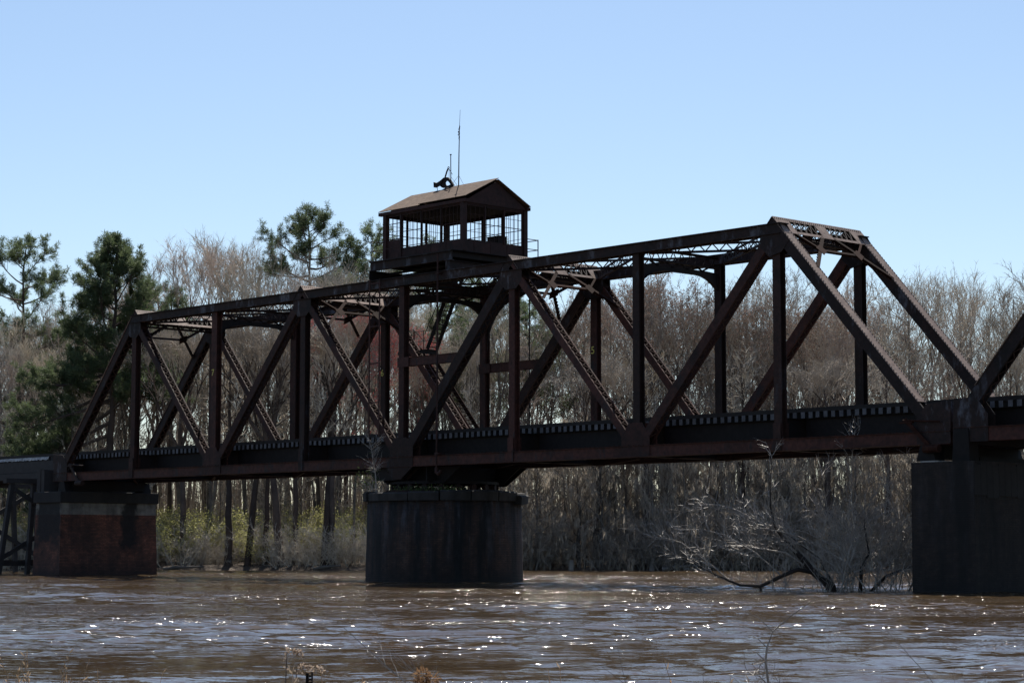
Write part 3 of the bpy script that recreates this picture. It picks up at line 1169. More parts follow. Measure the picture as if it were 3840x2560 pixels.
    mb.build('vertical_shaft', M['red'], br)
    mb = MB()
    mb.tube([(2.62, 6.1, 15.6), (2.62, 6.1, 7.2)], 0.035, 6)
    mb.build('conduit', M['black'], br)
    mb = MB()
    for x in (-2.28, -1.5):
        mb.box((x - 0.04, -0.37, 7.2), (x + 0.04, -0.33, 15.1))
    for z in (14.9, 12.73, 10.86, 8.9):
        mb.box((-2.24, -0.365, z - 0.03), (-1.54, -0.335, z + 0.03))
    mb.build('hanging_frame', M['red'], br)
    # end-lift gear
    for e in (1, -1):
        x = 30.5 * e
        mb = MB()
        mb.bar((x, -0.36, ZB + 0.75), (x + 1.25, -0.36, ZB - 0.45), 0.06, 0.16, Y)
        mb.tube([(x - 0.1, -0.36, ZB + 0.72), (x + 1.6, -0.36, ZB + 0.62)], 0.04, 6)
        mb.box((x - 0.25, -0.42, ZB + 0.60), (x + 0.35, -0.27, ZB + 0.66))
        mb.tube([(x + 0.9, -0.4, ZB - 0.42), (x + 1.6, -0.4, ZB - 0.42)], 0.16, 10)
        mb.build('end_lift', M['lace'] if e > 0 else M['steel'], br)
    for e in (-1, 1):
        x = 31.4 * e
        mb = MB()
        mb.box((x - 0.5, 0.2, ZB - 0.78), (x + 0.5, WD - 0.2, ZB - 0.27))
        for yy in (0.0, WD):
            mb.prism([(x - 0.45, yy - 0.3, 5.01), (x + 0.45, yy - 0.3, 5.01), (x + 0.25, yy - 0.3, 5.62), (x - 0.25, yy - 0.3, 5.62)], (0, 0.6, 0))
        mb.build('end_girder', M['black'], br)
    numeral('5', br, (PN * 1 - 0.03, WD - 0.183, 11.05), 0.52, 0)
    numeral('6', br, (-PN - 0.03, WD - 0.183, 10.9), 0.5, 0)
    numeral('7', br, (-2 * PN - 0.08, -0.183, 11.1), 0.5, 0)
    return br


bridge = build_swing_bridge()


# ------------------------------------------------------------------ stair on the far side
def stair_flight(name, label, x0, z0, x1, z1, y0, y1, key, steps, group=None):
    t = thing(name, label, 'stair', (x0, (y0 + y1) / 2, z0), group)
    for y in (y0, y1):
        mb = MB()
        mb.bar((x0, y, z0), (x1, y, z1), 0.04, 0.24, Y)
        mb.build('stringer', M[key], t)
    for i in range(steps):
        f_ = (i + 0.5) / steps
        x, z = x0 + (x1 - x0) * f_, z0 + (z1 - z0) * f_
        piece('tread', 'steel', t, (x, y0 + 0.021, z), (x, y1 - 0.021, z), 0.22, 0.03, Xv)
    return t


stl = stair_flight('steel_stair', 'lower steel stair flight rising leftwards from the deck to the landing', -1.2, 7.3, -5.6, 12.2, 5.85, 6.5, 'lace', 22, 'stair flights to the control house')
stu = stair_flight('steel_stair', 'upper steel stair flight rising from the landing to the control house', -5.0, 12.2, -2.9, 15.9, 5.85, 6.5, 'black', 16, 'stair flights to the control house')
for y in (5.85, 6.5):
    rl = MB()
    rl.tube([(-5.2, y, 13.0), (-4.9, y, 13.55), (-4.55, y, 14.0), (-3.1, y, 16.5)], 0.022, 5)
    rl.tube([(-4.75, y, 12.9), (-3.3, y, 15.5)], 0.018, 5)
    rl.tube([(-4.55, y, 12.95), (-4.55, y, 14.0)], 0.018, 5)
    rl.build('handrail', M['black'], stu)
ld = thing('stair_landing', 'small railed steel landing joining the two stair flights', 'landing', (-6, 6.17, 12.15))
mb = MB()
mb.box((-6.9, 5.8, 12.12), (-4.95, 6.55, 12.19))
mb.box((-6.9, 5.4, 11.95), (-6.8, 6.55, 12.118))
mb.box((-5.1, 5.4, 11.95), (-5.0, 6.55, 12.118))
mb.build('platform', M['black'], ld)
for y in (5.82, 6.53):
    for z in (12.75, 13.3):
        mb = MB()
        mb.tube([(-6.85, y, z), (-6.1, y, z), (-5.3, y, z - 0.62)] if y < 6 else [(-6.85, y, z), (-5.0, y, z)], 0.02, 5)
        mb.build('rail', M['black'], ld)
    for x in (-6.85, -6.1):
        mb = MB()
        mb.tube([(x, y, 12.18), (x, y, 13.32)], 0.022, 5)
        mb.build('post', M['black'], ld)

# ------------------------------------------------------------------ control house
CX0, CX1, CY0, CY1 = -2.25, 3.65, 0.67, 4.77
CZF, CZT = 16.10, 18.5


def control_house():
    t = thing('control_house', 'rusty gabled control house with bare window frames above the middle of the bridge', 'control house', (0.7, WD / 2, ZB + HT + 0.25))
    ORG = tuple(world_loc(t))
    # supports: cross girders on the chords, long platform beams, joists
    for x in (-2.45, 3.38):
        mb = MB()
        mb.box((x - 0.012, -0.25, 15.12), (x + 0.012, WD + 0.3, 15.57))
        for z in (15.09, 15.575):
            mb.box((x - 0.13, -0.25, z), (x + 0.13, WD + 0.3, z + 0.024))
        mb.build('cross_girder', M['black' if x < 0 else 'chord'], t)
    for y in (0.0, WD):
        mb = MB()
        mb.box((-2.67, y - 0.012, 15.63), (3.59, y + 0.012, 16.03))
        for z in (15.602, 16.032):
            mb.box((-2.67, y - 0.11, z), (3.59, y + 0.11, z + 0.026))
        mb.build('platform_beam', M['chord' if y == 0 else 'black'], t)
    for i in range(7):
        x = -2.2 + i * 0.93
        piece('joist', 'black', t, (x, 0.12, 15.9), (x, WD - 0.12, 15.9), 0.10, 0.26, Xv)
    for i in range(5):
        y = 0.9 + i * 0.9
        piece('cross_beam', 'black', t, (-2.44, y, 15.52), (3.36, y, 15.52), 0.10, 0.10, Y)
    mb = MB()
    mb.box((-2.67, -0.1, 16.062), (3.7, WD + 0.45, 16.10))
    mb.build('floor', M['black'], t)
    # corner posts
    for x in (CX0, CX1):
        for y in (CY0, CY1):
            mb = MB()
            mb.box((x - 0.12, y - 0.12, CZF), (x + 0.12, y + 0.12, CZT))
            mb.build('corner_post', M['cabin'], t)
    # low walls of upright sheets, header boards
    SILL = 16.64
    for y in (CY0, CY1):
        xs = np.linspace(CX0 + 0.12, CX1 - 0.12, 11)
        for i in range(10):
            top = SILL
            if y == CY0 and i < 2:
                top = 17.16
            off = 0.012 * (i % 2)
            mb = MB()
            mb.box((xs[i] + 0.004, y - 0.03 - off, CZF), (xs[i + 1] - 0.004, y + 0.03 - off, top))
            mb.build('wall_sheet', M['cabin'], t)
        mb = MB()
        mb.box((CX0 + 0.12, y - 0.06, 18.42), (CX1 - 0.12, y + 0.06, CZT))
        mb.build('header', M['cabin'], t)
    for x in (CX0, CX1):
        ys = np.linspace(CY0 + 0.12, CY1 - 0.12, 8)
        for i in range(7):
            off = 0.012 * (i % 2)
            mb = MB()
            mb.box((x - 0.03 + off, ys[i] + 0.004, CZF), (x + 0.03 + off, ys[i + 1] - 0.004, SILL))
            mb.build('wall_sheet', M['cabin'], t)
        mb = MB()
        mb.box((x - 0.06, CY0 + 0.12, 18.42), (x + 0.06, CY1 - 0.12, CZT))
        mb.build('header', M['cabin'], t)
        # gable
        e = 1 if x > 0 else -1
        mb = MB()
        xx = x + e * 0.10
        mb.prism([(xx, CY0 - 0.12, CZT), (xx, CY1 + 0.12, CZT), (xx, WD / 2, 19.72)], (0.03 * e, 0, 0))
        mb.build('gable_panel', M['cabin'], t)
    jr = random.Random(3)

    def window(axis, c, a0, a1, z0, z1, ncol, nrow):
        """bare steel sash: frame with thin glazing bars, each bar a piece"""
        mb = MB()

        def seg(u0, u1, za, zb_, th):
            if axis == 'y':
                mb.box((u0, c - th, za), (u1, c + th, zb_))
            else:
                mb.box((c - th, u0, za), (c + th, u1, zb_))
        seg(a0, a0 + 0.035, z0, z1, 0.025)
        seg(a1 - 0.035, a1, z0, z1, 0.025)
        seg(a0 + 0.06, a1 - 0.06, z0, z0 + 0.05, 0.03)
        seg(a0 + 0.06, a1 - 0.06, z1 - 0.05, z1, 0.03)
        o = mb.build('window', M['cabin'], t)
        for i in range(1, ncol):
            u = a0 + (a1 - a0) * i / ncol
            p0, p1 = ((u, c, z0 + 0.05), (u, c, z1 - 0.05)) if axis == 'y' else ((c, u, z0 + 0.05), (c, u, z1 - 0.05))
            q = piece('glazing_bar', 'cabin', t, p0, p1, 0.018, 0.022, Xv if axis == 'y' else Y)
            q.parent = o
        for i in range(1, nrow):
            z = z0 + (z1 - z0) * i / nrow
            if jr.random() < 0.12:
                continue
            th = 0.034 if i == 2 else 0.017
            p0, p1 = ((a0 + 0.06, c, z), (a1 - 0.06, c, z)) if axis == 'y' else ((c, a0 + 0.06, z), (c, a1 - 0.06, z))
            q = piece('glazing_bar', 'cabin', t, p0, p1, 0.026, th, Y if axis == 'y' else Xv)
            q.parent = o
        return o
    for y in (CY0, CY1):
        z0 = 17.18 if y == CY0 else SILL + 0.01
        window('y', y, CX0 + 0.2, -1.10, z0, 18.41, 3, 3)
        mb = MB()
        mb.box((-1.10, y - 0.08, CZF), (-0.98, y + 0.08, 18.42))
        mb.build('mullion', M['cabin'], t)
        for i in range(3):
            a0 = -0.98 + i * 1.50
            window('y', y, a0 + 0.03, a0 + 1.47, SILL + 0.01, 18.41, 5, 4)
            if i:
                piece('mullion', 'cabin', t, (a0, y, SILL), (a0, y, 18.42), 0.055, 0.12, Xv)
    for x in (CX0, CX1):
        for i in range(3):
            a0 = 0.79 + i * 1.287
            window('x', x, a0 + 0.03, a0 + 1.257, SILL + 0.01, 18.41, 4, 4)
            if i:
                piece('mullion', 'cabin', t, (x, a0, SILL), (x, a0, 18.42), 0.12, 0.07, Xv)
    # ceiling and roof: two slopes, the river slope with a lapped seam
    mb = MB()
    mb.box((CX0 - 0.08, CY0 - 0.1, CZT + 0.003), (CX1 + 0.08, CY1 + 0.1, CZT + 0.03))
    mb.build('ceiling', M['black'], t)
    rx0, rx1, ey, ez, rz = -2.71, 3.96, 0.51, 18.70, 19.82
    far_ey = WD - ey
    for k, (xa, xb, lift) in enumerate(((rx0, 0.0, 0.0), (0.0, rx1, 0.075))):
        xa2 = xa + (0.42 if k == 1 else 0.0)
        xb2 = xb + (0.44 if k == 0 else 0.0)
        mb = MB()
        mb.prism([(xa2, ey, ez + lift), (xb2, ey, ez + lift), (xb, WD / 2, rz + lift), (xa, WD / 2, rz + lift)], (0, 0.01, -0.03))
        mb.build('roof_sheet', M['roof'], t)
    mb = MB()
    mb.prism([(rx0, far_ey, ez), (rx1, far_ey, ez), (rx1, WD / 2 + 0.012, rz), (rx0, WD / 2 + 0.012, rz)], (0, -0.01, -0.03))
    mb.build('roof_sheet', M['roof'], t)
    for y, sg in ((ey, 1), (far_ey, -1)):
        mb = MB()
        mb.box((rx0 + 0.02, min(y, y + sg * 0.22), ez - 0.22), (rx1 - 0.02, max(y, y + sg * 0.22), ez - 0.055))
        mb.build('eave_board', M['cabin'], t)
    # railing round the far and end walkways
    pts = [(-2.6, -0.02), (-2.6, WD + 0.38), (3.55, WD + 0.38), (3.55, 4.95)]
    for x, y in pts[:3] + [(0.5, WD + 0.38), (-2.6, 2.7)]:
        mb = MB()
        mb.tube([(x, y, 16.1), (x, y, 17.15)], 0.028, 6)
        mb.build('railing_post', M['black'], t)
    for z in (16.62, 17.12):
        for a, b_ in zip(pts[:-1], pts[1:]):
            mb = MB()
            mb.tube([(*a, z), (*b_, z)], 0.022, 6)
            mb.build('railing_bar', M['black'], t)
        mb = MB()
        mb.tube([(-2.6, -0.02, z), (CX0, -0.02, z), (3.3, -0.02, z)], 0.018, 6)
        if z < 17:
            mb.build('railing_bar', M['cabin'], t)
    return t


house = control_house()

cabn = thing('control_cabinet', 'dark steel cabinet standing inside the control house behind the windows', 'cabinet', (2.4, 4.1, 16.1))
mb = MB()
mb.box((2.0, 3.75, 16.13), (2.8, 4.35, 17.2))
mb.box((1.97, 3.72, 17.2), (2.83, 4.38, 17.24))
mb.box((2.05, 3.8, 16.1), (2.75, 4.3, 16.13))
mb.build('body', M['black'], cabn)
mb = MB()
mb.box((2.05, 3.735, 16.2), (2.75, 3.748, 17.12))
mb.build('door', M['cabin'], cabn)

# horn bracket on the ridge
hb = thing('roof_bracket', 'black curved iron bracket with hooked arm on the control house ridge', 'bracket', (0, WD / 2, 19.85))
mb = MB()
outer = [(-0.85, 20.28), (-0.62, 20.20), (-0.35, 20.28), (-0.05, 20.42), (0.2, 20.40), (0.42, 20.22), (0.66, 19.93), (0.40, 19.90), (0.0, 19.87), (-0.18, 19.9), (-0.35, 20.02), (-0.58, 20.06), (-0.83, 20.0)]
inner = [(-0.02, 20.20), (0.14, 20.24), (0.34, 20.12), (0.44, 20.0), (0.2, 19.96), (0.03, 20.05)]
# ring-shaped right part built as quads between outline and hole
oc = [(-0.18, 19.9), (-0.30, 20.1), (-0.05, 20.42), (0.2, 20.40), (0.42, 20.22), (0.66, 19.93), (0.3, 19.86)]
ic = [(0.02, 20.03), (-0.03, 20.14), (0.04, 20.22), (0.16, 20.23), (0.30, 20.14), (0.42, 20.0), (0.2, 19.96)]
for i in range(7):
    j = (i + 1) % 7
    mb.prism([(oc[i][0], 2.66, oc[i][1]), (oc[j][0], 2.66, oc[j][1]), (ic[j][0], 2.66, ic[j][1]), (ic[i][0], 2.66, ic[i][1])], (0, 0.09, 0))
mb.prism([(x, 2.62, z) for x, z in [(-0.85, 20.28), (-0.62, 20.20), (-0.35, 20.28), (-0.06, 20.41), (-0.29, 20.1), (-0.19, 19.91), (-0.35, 20.02), (-0.58, 20.06), (-0.83, 20.0)]], (0, 0.2, 0))
mb.build('body', M['black'], hb)
mb = MB()
mb.tube([(-0.02, 2.68, 20.4), (0.12, 2.68, 20.7), (0.22, 2.68, 20.84)], 0.04, 6)
mb.tube([(0.30, 2.68, 20.86), (0.30, 2.68, 20.3)], 0.012, 5)
mb.tube([(0.26, 2.68, 20.84), (0.40, 2.68, 20.68), (0.55, 2.68, 20.5)], 0.014, 5)
rgp = [(0.25 + 0.055 * math.cos(a), 2.68, 20.88 + 0.055 * math.sin(a)) for a in [i * math.pi / 4 for i in range(9)]]
mb.tube(rgp, 0.02, 5)
mb.build('hooked_arm', M['black'], hb)
mb = MB()
mb.tube([(-0.62, 2.68, 20.1), (-0.60, 2.68, 19.8)], 0.015, 5)
mb.build('leg', M['black'], hb)

at = thing('antenna', 'tall thin whip antenna with a ragged knot standing on the control house ridge', 'antenna', (0.98, WD / 2, 19.84))
mb = MB()
mb.tube([(0.98, 2.72, 19.84), (1.0, 2.72, 21.5), (1.02, 2.72, 22.3)], [0.03, 0.026, 0.022], 6)
mb.tube([(1.02, 2.72, 22.3), (1.04, 2.72, 23.0), (1.08, 2.72, 23.75)], [0.016, 0.012, 0.008], 5)
mb.build('mast', M['black'], at)
mb = MB()
jr = random.Random(8)
for k in range(14):
    z = 22.2 + 0.65 * k / 14
    mb.tube([(1.02, 2.72, z), (1.02 + jr.uniform(-.07, .05), 2.72 + jr.uniform(-.05, .05), z + jr.uniform(.02, .12)), (1.02, 2.72, z + 0.16)], [0.03, 0.022, 0.012], 4)
mb.build('torn_rag', M['black'], at)
mb = MB()
mb.tube([(0.99, 2.72, 20.4), (1.38, 2.72, 19.86)], 0.008, 4)
mb.tube([(0.99, 2.72, 20.4), (0.7, 2.3, 19.7)], 0.008, 4)
mb.build('stay', M['black'], at)
at2 = thing('antenna', 'short plain antenna rod beside the taller whip on the control house roof', 'antenna', (0.37, WD / 2, 19.84))
mb = MB()
mb.tube([(0.39, 2.72, 19.84), (0.37, 2.72, 21.55)], [0.026, 0.022], 6)
mb.box((0.33, 2.69, 21.52), (0.41, 2.75, 21.57))
mb.build('mast', M['black'], at2)
mb = MB()
mb.tube([(0.38, 2.72, 20.42), (1.0, 2.6, 19.88)], 0.009, 4)
mb.build('stay', M['black'], at2)


# ------------------------------------------------------------------ piers
def pier_box(name, label, cx, y0, y1, hx, zcap, capz, matb, matc, batter=0.06, cap_over=0.10):
    t = thing(name, label, 'pier', (cx, (y0 + y1) / 2, 0))
    mb = MB()
    z0 = -1.6
    e = batter
    vs = []
    for z, k in ((z0, e * 1.3), (capz, 0)):
        vs += [(cx - hx - k, y0 - k, z), (cx + hx + k, y0 - k, z), (cx + hx + k, y1 + k, z), (cx - hx - k, y1 + k, z)]
    mb.add(vs, UBF)
    mb.build('shaft', M[matb], t)
    if cap_over is not None:
        mb = MB()
        mb.box((cx - hx - cap_over, y0 - cap_over, capz), (cx + hx + cap_over, y1 + cap_over, zcap))
        o = mb.build('cap', M[matc], t)
        bv = o.modifiers.new('edge', 'BEVEL')
        bv.width = 0.04
        bv.segments = 2
    return t


pl = pier_box('bridge_pier', 'red brick pier with a pale rendered band and dark run-off stains beside the timber trestle', -32.0, -0.80, 5.85, 1.42, 5.0, 4.34, 'pier_left', 'cap_left', 0.12, 0.14)
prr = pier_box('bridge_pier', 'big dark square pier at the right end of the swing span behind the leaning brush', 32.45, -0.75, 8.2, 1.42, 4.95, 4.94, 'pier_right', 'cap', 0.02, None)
mb = MB()
mb.box((31.35, -0.6, 4.945), (32.2, 0.9, 5.0))
mb.build('ledge_slab', M['ledge'], prr)
# sheathing planks on the right pier's side
jr = random.Random(2)
for i in range(22):
    y = -0.55 + i * 0.4
    tp = 4.86 if i % 3 else 4.8
    piece('sheathing_plank', 'creosote', prr, (33.89, y, 3.55 + 0.12 * jr.random()), (33.89, y, tp), 0.385, 0.03, Y)
# pedestal between swing span and the next span
mb = MB()
for yy in (0.0, WD):
    mb.prism([(32.6, yy - 0.3, 4.96), (33.4, yy - 0.3, 4.96), (33.35, yy - 0.3, 6.2), (32.7, yy - 0.3, 6.2)], (0, 0.6, 0))
mb.box((32.62, 0.4, 4.96), (33.38, WD - 0.4, 5.12))
mb.build('bearing_pedestal', M['black'], prr)
mb = MB()
mb.box((-33.35, -0.55, 5.003), (-33.0, 5.9, 6.35))
mb.build('back_wall', M['trestle'], pl)
for yy in (-0.4, 4.6):
    mb = MB()
    mb.box((-34.1, yy, 5.003), (-33.7, yy + 0.5, 6.4))
    mb.build('bearing_post', M['trestle'], pl)

pv = thing('pivot_pier', 'round dark stained masonry pivot pier under the middle of the swing bridge', 'pier', (0, WD / 2, 0))
mb = MB()
k = 48
rings = [(3.98, -1.6), (3.94, 0.3), (3.90, 2.0), (3.86, 3.96)]
vs, fs = [], []
for r, z in rings:
    for i in range(k):
        a = 2 * math.pi * i / k
        vs.append((r * math.cos(a), WD / 2 + r * math.sin(a), z))
for q in range(3):
    for i in range(k):
        j = (i + 1) % k
        fs.append((q * k + i, q * k + j, (q + 1) * k + j, (q + 1) * k + i))
fs.append(tuple(3 * k + i for i in range(k)))
mb.add(vs, fs)
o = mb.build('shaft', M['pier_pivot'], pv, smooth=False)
o.data.polygons.foreach_set('use_smooth', [True] * (3 * k) + [False])
jr = random.Random(21)
nst = 16
for i in range(nst):
    a0 = 2 * math.pi * i / nst + 0.008
    a1 = 2 * math.pi * (i + 1) / nst - 0.008
    r1 = 4.04 + jr.uniform(-0.06, 0.06)
    zt_ = 4.45 + jr.uniform(-0.09, 0.04)
    mb = MB()
    prof = [(2.9, 3.965), (r1, 3.965), (r1 + 0.02, zt_ - 0.08), (r1 - 0.07, zt_), (2.9, zt_)]
    vs, fs = [], []
    sg = 4
    for q in range(sg + 1):
        a = a0 + (a1 - a0) * q / sg
        for r, z in prof:
            vs.append((r * math.cos(a), WD / 2 + r * math.sin(a), z))
    npf = len(prof)
    for q in range(sg):
        for p in range(npf):
            p2 = (p + 1) % npf
            fs.append((q * npf + p, q * npf + p2, (q + 1) * npf + p2, (q + 1) * npf + p))
    fs.append(tuple(range(npf))[::-1])
    fs.append(tuple(sg * npf + p for p in range(npf)))
    mb.add(vs, fs)
    o = mb.build('cap_stone', M['cap'], pv)
    am = (a0 + a1) / 2
    if math.cos(am - math.atan2(R2.y, R2.x)) > 0.93:      # the slipped stone at the right edge
        o.location = (R2.x * 0.18, R2.y * 0.18, -0.12)
        o.rotation_euler = (0.04, 0.03, 0)
mb = MB()
vs, fs = [], []
k = 40
for r, z in ((2.95, 4.40), (2.95, 4.52), (2.35, 4.52)):
    for i in range(k):
        a = 2 * math.pi * i / k
        vs.append((r * math.cos(a), WD / 2 + r * math.sin(a), z))
for q in range(2):
    for i in range(k):
        j = (i + 1) % k
        fs.append((q * k + i, q * k + j, (q + 1) * k + j, (q + 1) * k + i))
fs.append(tuple(2 * k + i for i in range(k)))
mb.add(vs, fs)
mb.build('roller_track', M['steel'], pv)

# ------------------------------------------------------------------ left approach trestle
ap = thing('approach_span', 'low timber-decked girder span with a pale guard strip leading off to the left', 'bridge span', (-40, WD / 2, 6))
for y in (1.1, WD - 1.1):
    mb = MB()
    mb.box((-75, y - 0.15, 6.32), (-33.4, y + 0.15, 7.02))
    mb.box((-75, y - 0.22, 5.9), (-33.4, y + 0.22, 6.3))
    mb.build('girder', M['trestle'], ap)
for i in range(60):
    x = -33.6 - i * 0.42
    piece('tie', 'trestle', ap, (x, 1.05, 7.15), (x, WD - 1.05, 7.15), 0.2, 0.24, Xv)
for s in (-1, 1):
    y = WD / 2 + s * 1.62
    mb = MB()
    mb.box((-75, y - 0.1, 7.28), (-32.6, y + 0.1, 7.44))
    mb.build('guard_timber', M['creosote'], ap)
    mb = MB()
    # crinkled pale strip along the tie ends
    y2 = WD / 2 + s * 1.74
    jr = random.Random(4)
    k = 400
    vs, fs = [], []
    for i in range(k + 1):
        x = -75 + (75 - 35.1) * i / k
        dz = jr.uniform(-0.03, 0.03)
        vs += [(x, y2 + s * (0.05 + jr.uniform(-0.02, 0.02)), 7.08 + dz), (x, y2 + s * jr.uniform(-0.02, 0.03), 7.22 + dz * 0.5), (x, y2 - s * 0.1, 7.33 + dz * 0.4)]
    for i in range(k):
        for q in range(2):
            fs.append((i * 3 + q, (i + 1) * 3 + q, (i + 1) * 3 + q + 1, i * 3 + q + 1))
    mb.add(vs, fs)
    mb.build('guard_strip', M['galv'], ap)
for s in (-1, 1):
    mb = MB()
    ry = WD / 2 + s * 0.75
    mb.box((-75, ry - 0.035, 7.28), (-32.5, ry + 0.035, 7.44))
    mb.build('rail', M['rail'], ap)
gb = 'timber bents under the approach span'
for bi, x in enumerate((-36.2, -46.0)):
    bt = thing('trestle_bent', ['timber trestle bent with sloping legs right beside the brick pier', 'second timber bent from the brick pier, on the muddy edge', 'third timber bent from the brick pier, back among the trees', 'fourth timber bent from the brick pier, back among the trees'][bi], 'trestle bent', (x, WD / 2, 0), gb)
    for (yt, yb) in ((-0.9, -1.9), (0.6, 0.2), (4.8, 5.2), (6.3, 7.2)):
        mb = MB()
        mb.bar((x, yt, 5.6), (x, yb, -1.5), 0.27, 0.27, Xv)
        mb.build('leg', M['trestle'], bt)
    mb = MB()
    mb.box((x - 0.2, -1.4, 5.6), (x + 0.2, 6.8, 5.9))
    mb.build('cap_beam', M['trestle'], bt)
    for (a, b_, dx) in (((-1.6, 0.9), (6.2, 5.2), -0.22), ((7.0, 0.9), (-0.8, 5.2), 0.22)):
        mb = MB()
        mb.bar((x + dx, a[0], a[1]), (x + dx, b_[0], b_[1]), 0.08, 0.28, Xv)
        mb.build('cross_brace', M['trestle'], bt)
    mb = MB()
    mb.box((x - 0.27, -2.2, 0.55), (x - 0.19, 7.4, 0.85))
    mb.build('sill_plank', M['trestle'], bt)

# ------------------------------------------------------------------ right hand fixed span (its end shows at the right edge)
rs = thing('truss_span', 'neighbouring fixed truss span whose end post rises at the right edge', 'bridge span', (33, WD / 2, 5))
RX0 = 32.75
for s in (0, 1):
    y = s * WD
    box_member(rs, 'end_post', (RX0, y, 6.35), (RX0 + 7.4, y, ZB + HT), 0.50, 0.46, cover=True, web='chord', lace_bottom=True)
    mb = MB()
    for q in (-1, 1):
        mb.box((RX0 - 0.1, y + q * 0.2 - 0.015, 5.70), (RX0 + 30, y + q * 0.2 + 0.015, 6.22))
        mb.box((RX0 - 0.1, y + q * 0.2 - 0.09, 6.222), (RX0 + 30, y + q * 0.2 + 0.09, 6.24))
    mb.build('bottom_chord', M['red'], rs)
    mb = MB()
    mb.box((RX0 + 7.2, y - 0.24, ZB + HT - 0.22), (RX0 + 24, y + 0.24, ZB + HT + 0.22))
    mb.build('top_chord', M['chord'], rs)
    for i in (1, 2, 3):
        mb = MB()
        h_post(mb, RX0 + 7.4 * i, y, 6.2, ZB + HT - 0.23, 0.38, 0.36)
        mb.build('vertical_post', M['steel'], rs)
    box_member(rs, 'diagonal', (RX0 + 7.4, y, ZB + HT), (RX0 + 14.8, y, 6.0), 0.36, 0.44, web='red', pitch=0.2)
    for yy in (y - 0.25, y + 0.228):
        mb = MB()
        gusset(mb, [(RX0 - 0.15, 5.68), (RX0 - 0.05, 7.35), (RX0 + 0.95, 7.35), (RX0 + 1.45, 6.7), (RX0 + 1.45, 5.68)], yy, yy + 0.022)
        mb.build('gusset_plate', M['chord'], rs)
for yy in (1.45, WD - 1.45):
    mb = MB()
    mb.box((RX0 + 0.1, yy - 0.02, 6.0), (RX0 + 30, yy + 0.02, 7.0))
    mb.box((RX0 + 0.1, yy - 0.17, 7.0), (RX0 + 30, yy + 0.17, 7.025))
    mb.build('stringer', M['black'], rs)
deck(rs, 32.45, 52.0, WD / 2, ZB + 1.395)
for i in range(3):
    x = RX0 + 0.3 + 7.4 * i
    mb = MB()
    mb.box((x - 0.1, 0.26, 5.6), (x + 0.1, WD - 0.26, 6.95))
    mb.build('floor_beam', M['black'], rs)
rp = pier_box('bridge_pier', 'unseen', 55.0, -0.75, 6.3, 1.4, 4.95, 4.5, 'pier_right', 'cap', 0.05, 0.1)
tag(rp, 'square brick pier carrying the outer end of the right hand truss span', 'pier')

# ------------------------------------------------------------------ vegetation
def rvec(r):
    while True:
        v = Vector((r.uniform(-1, 1), r.uniform(-1, 1), r.uniform(-1, 1)))
        if 0.05 < v.length < 1:
            return v.normalized()


def cone(mb, p, q, r):
    """a twig: three-sided sliver from p to q"""
    d = q - p
    a = d.cross(Vector((0.3, 0.9, 0.31)))
    if a.length < 1e-6:
        return
    a.normalize()
    c = d.normalized().cross(a)
    o = len(mb.v)
    for ca, sa in ((1, 0), (-0.5, 0.866), (-0.5, -0.866)):
        w = p + a * (ca * r) + c * (sa * r)
        mb.v.append((w.x, w.y, w.z))
    mb.v.append((q.x, q.y, q.z))
    mb.f += [(o, o + 1, o + 3), (o + 1, o + 2, o + 3), (o + 2, o, o + 3)]


def limb(mb, r, p, d, L, r0, seg, sides, wander=0.16, up=0.08, taper=0.75):
    """one limb as a wandering tapered tube; returns its path"""
    pts = [p.copy()]
    d = d.normalized()
    for i in range(seg):
        d = (d + rvec(r) * wander + Vector((0, 0, up))).normalized()
        p = p + d * (L / seg)
        pts.append(p.copy())
    mb.tube(pts, [r0 * (1 - taper * i / seg) for i in range(seg + 1)], sides, cap=False)
    return pts


def along(pts, t):
    f_ = t * (len(pts) - 1)
    i = min(int(f_), len(pts) - 2)
    return pts[i].lerp(pts[i + 1], f_ - i), (pts[i + 1] - pts[i]).normalized()


def side_dir(r, d, ang):
    """direction making an angle with d, random round it"""
    a = rvec(r)
    a = (a - d * a.dot(d))
    if a.length < 1e-4:
        a = d.orthogonal()
    a.normalize()
    return (d * math.cos(ang) + a * math.sin(ang)).normalized()


def blade(mb, p, d, L, w, r):
    """leaf or needle: one narrow triangle pair"""
    s = d.cross(rvec(r))
    if s.length < 1e-5:
        return
    s.normalize()
    m_ = p + d * (L * 0.5)
    q = p + d * L
    a, b_ = m_ + s * w / 2, m_ - s * w / 2
    o = len(mb.v)
    mb.v += [tuple(p), tuple(a), tuple(q), tuple(b_)]
    mb.f.append((o, o + 1, o + 2, o + 3))


def moss_strand(mb, r, p, L, w):
    """ragged hanging strand: a crooked ribbon"""
    a = r.uniform(0, math.pi)
    sx, sy = math.cos(a) * w / 2, math.sin(a) * w / 2
    seg = 3
    o = len(mb.v)
    x, y, z = p
    for i in range(seg + 1):
        k = (0.55, 1.0, 0.7, 0.1)[i]
        mb.v += [(x - sx * k, y - sy * k, z), (x + sx * k, y + sy * k, z)]
        x += r.uniform(-.07, .07)
        y += r.uniform(-.07, .07)
        z -= L / seg
    for i in range(seg):
        b_ = o + 2 * i
        mb.f.append((b_, b_ + 1, b_ + 3, b_ + 2))


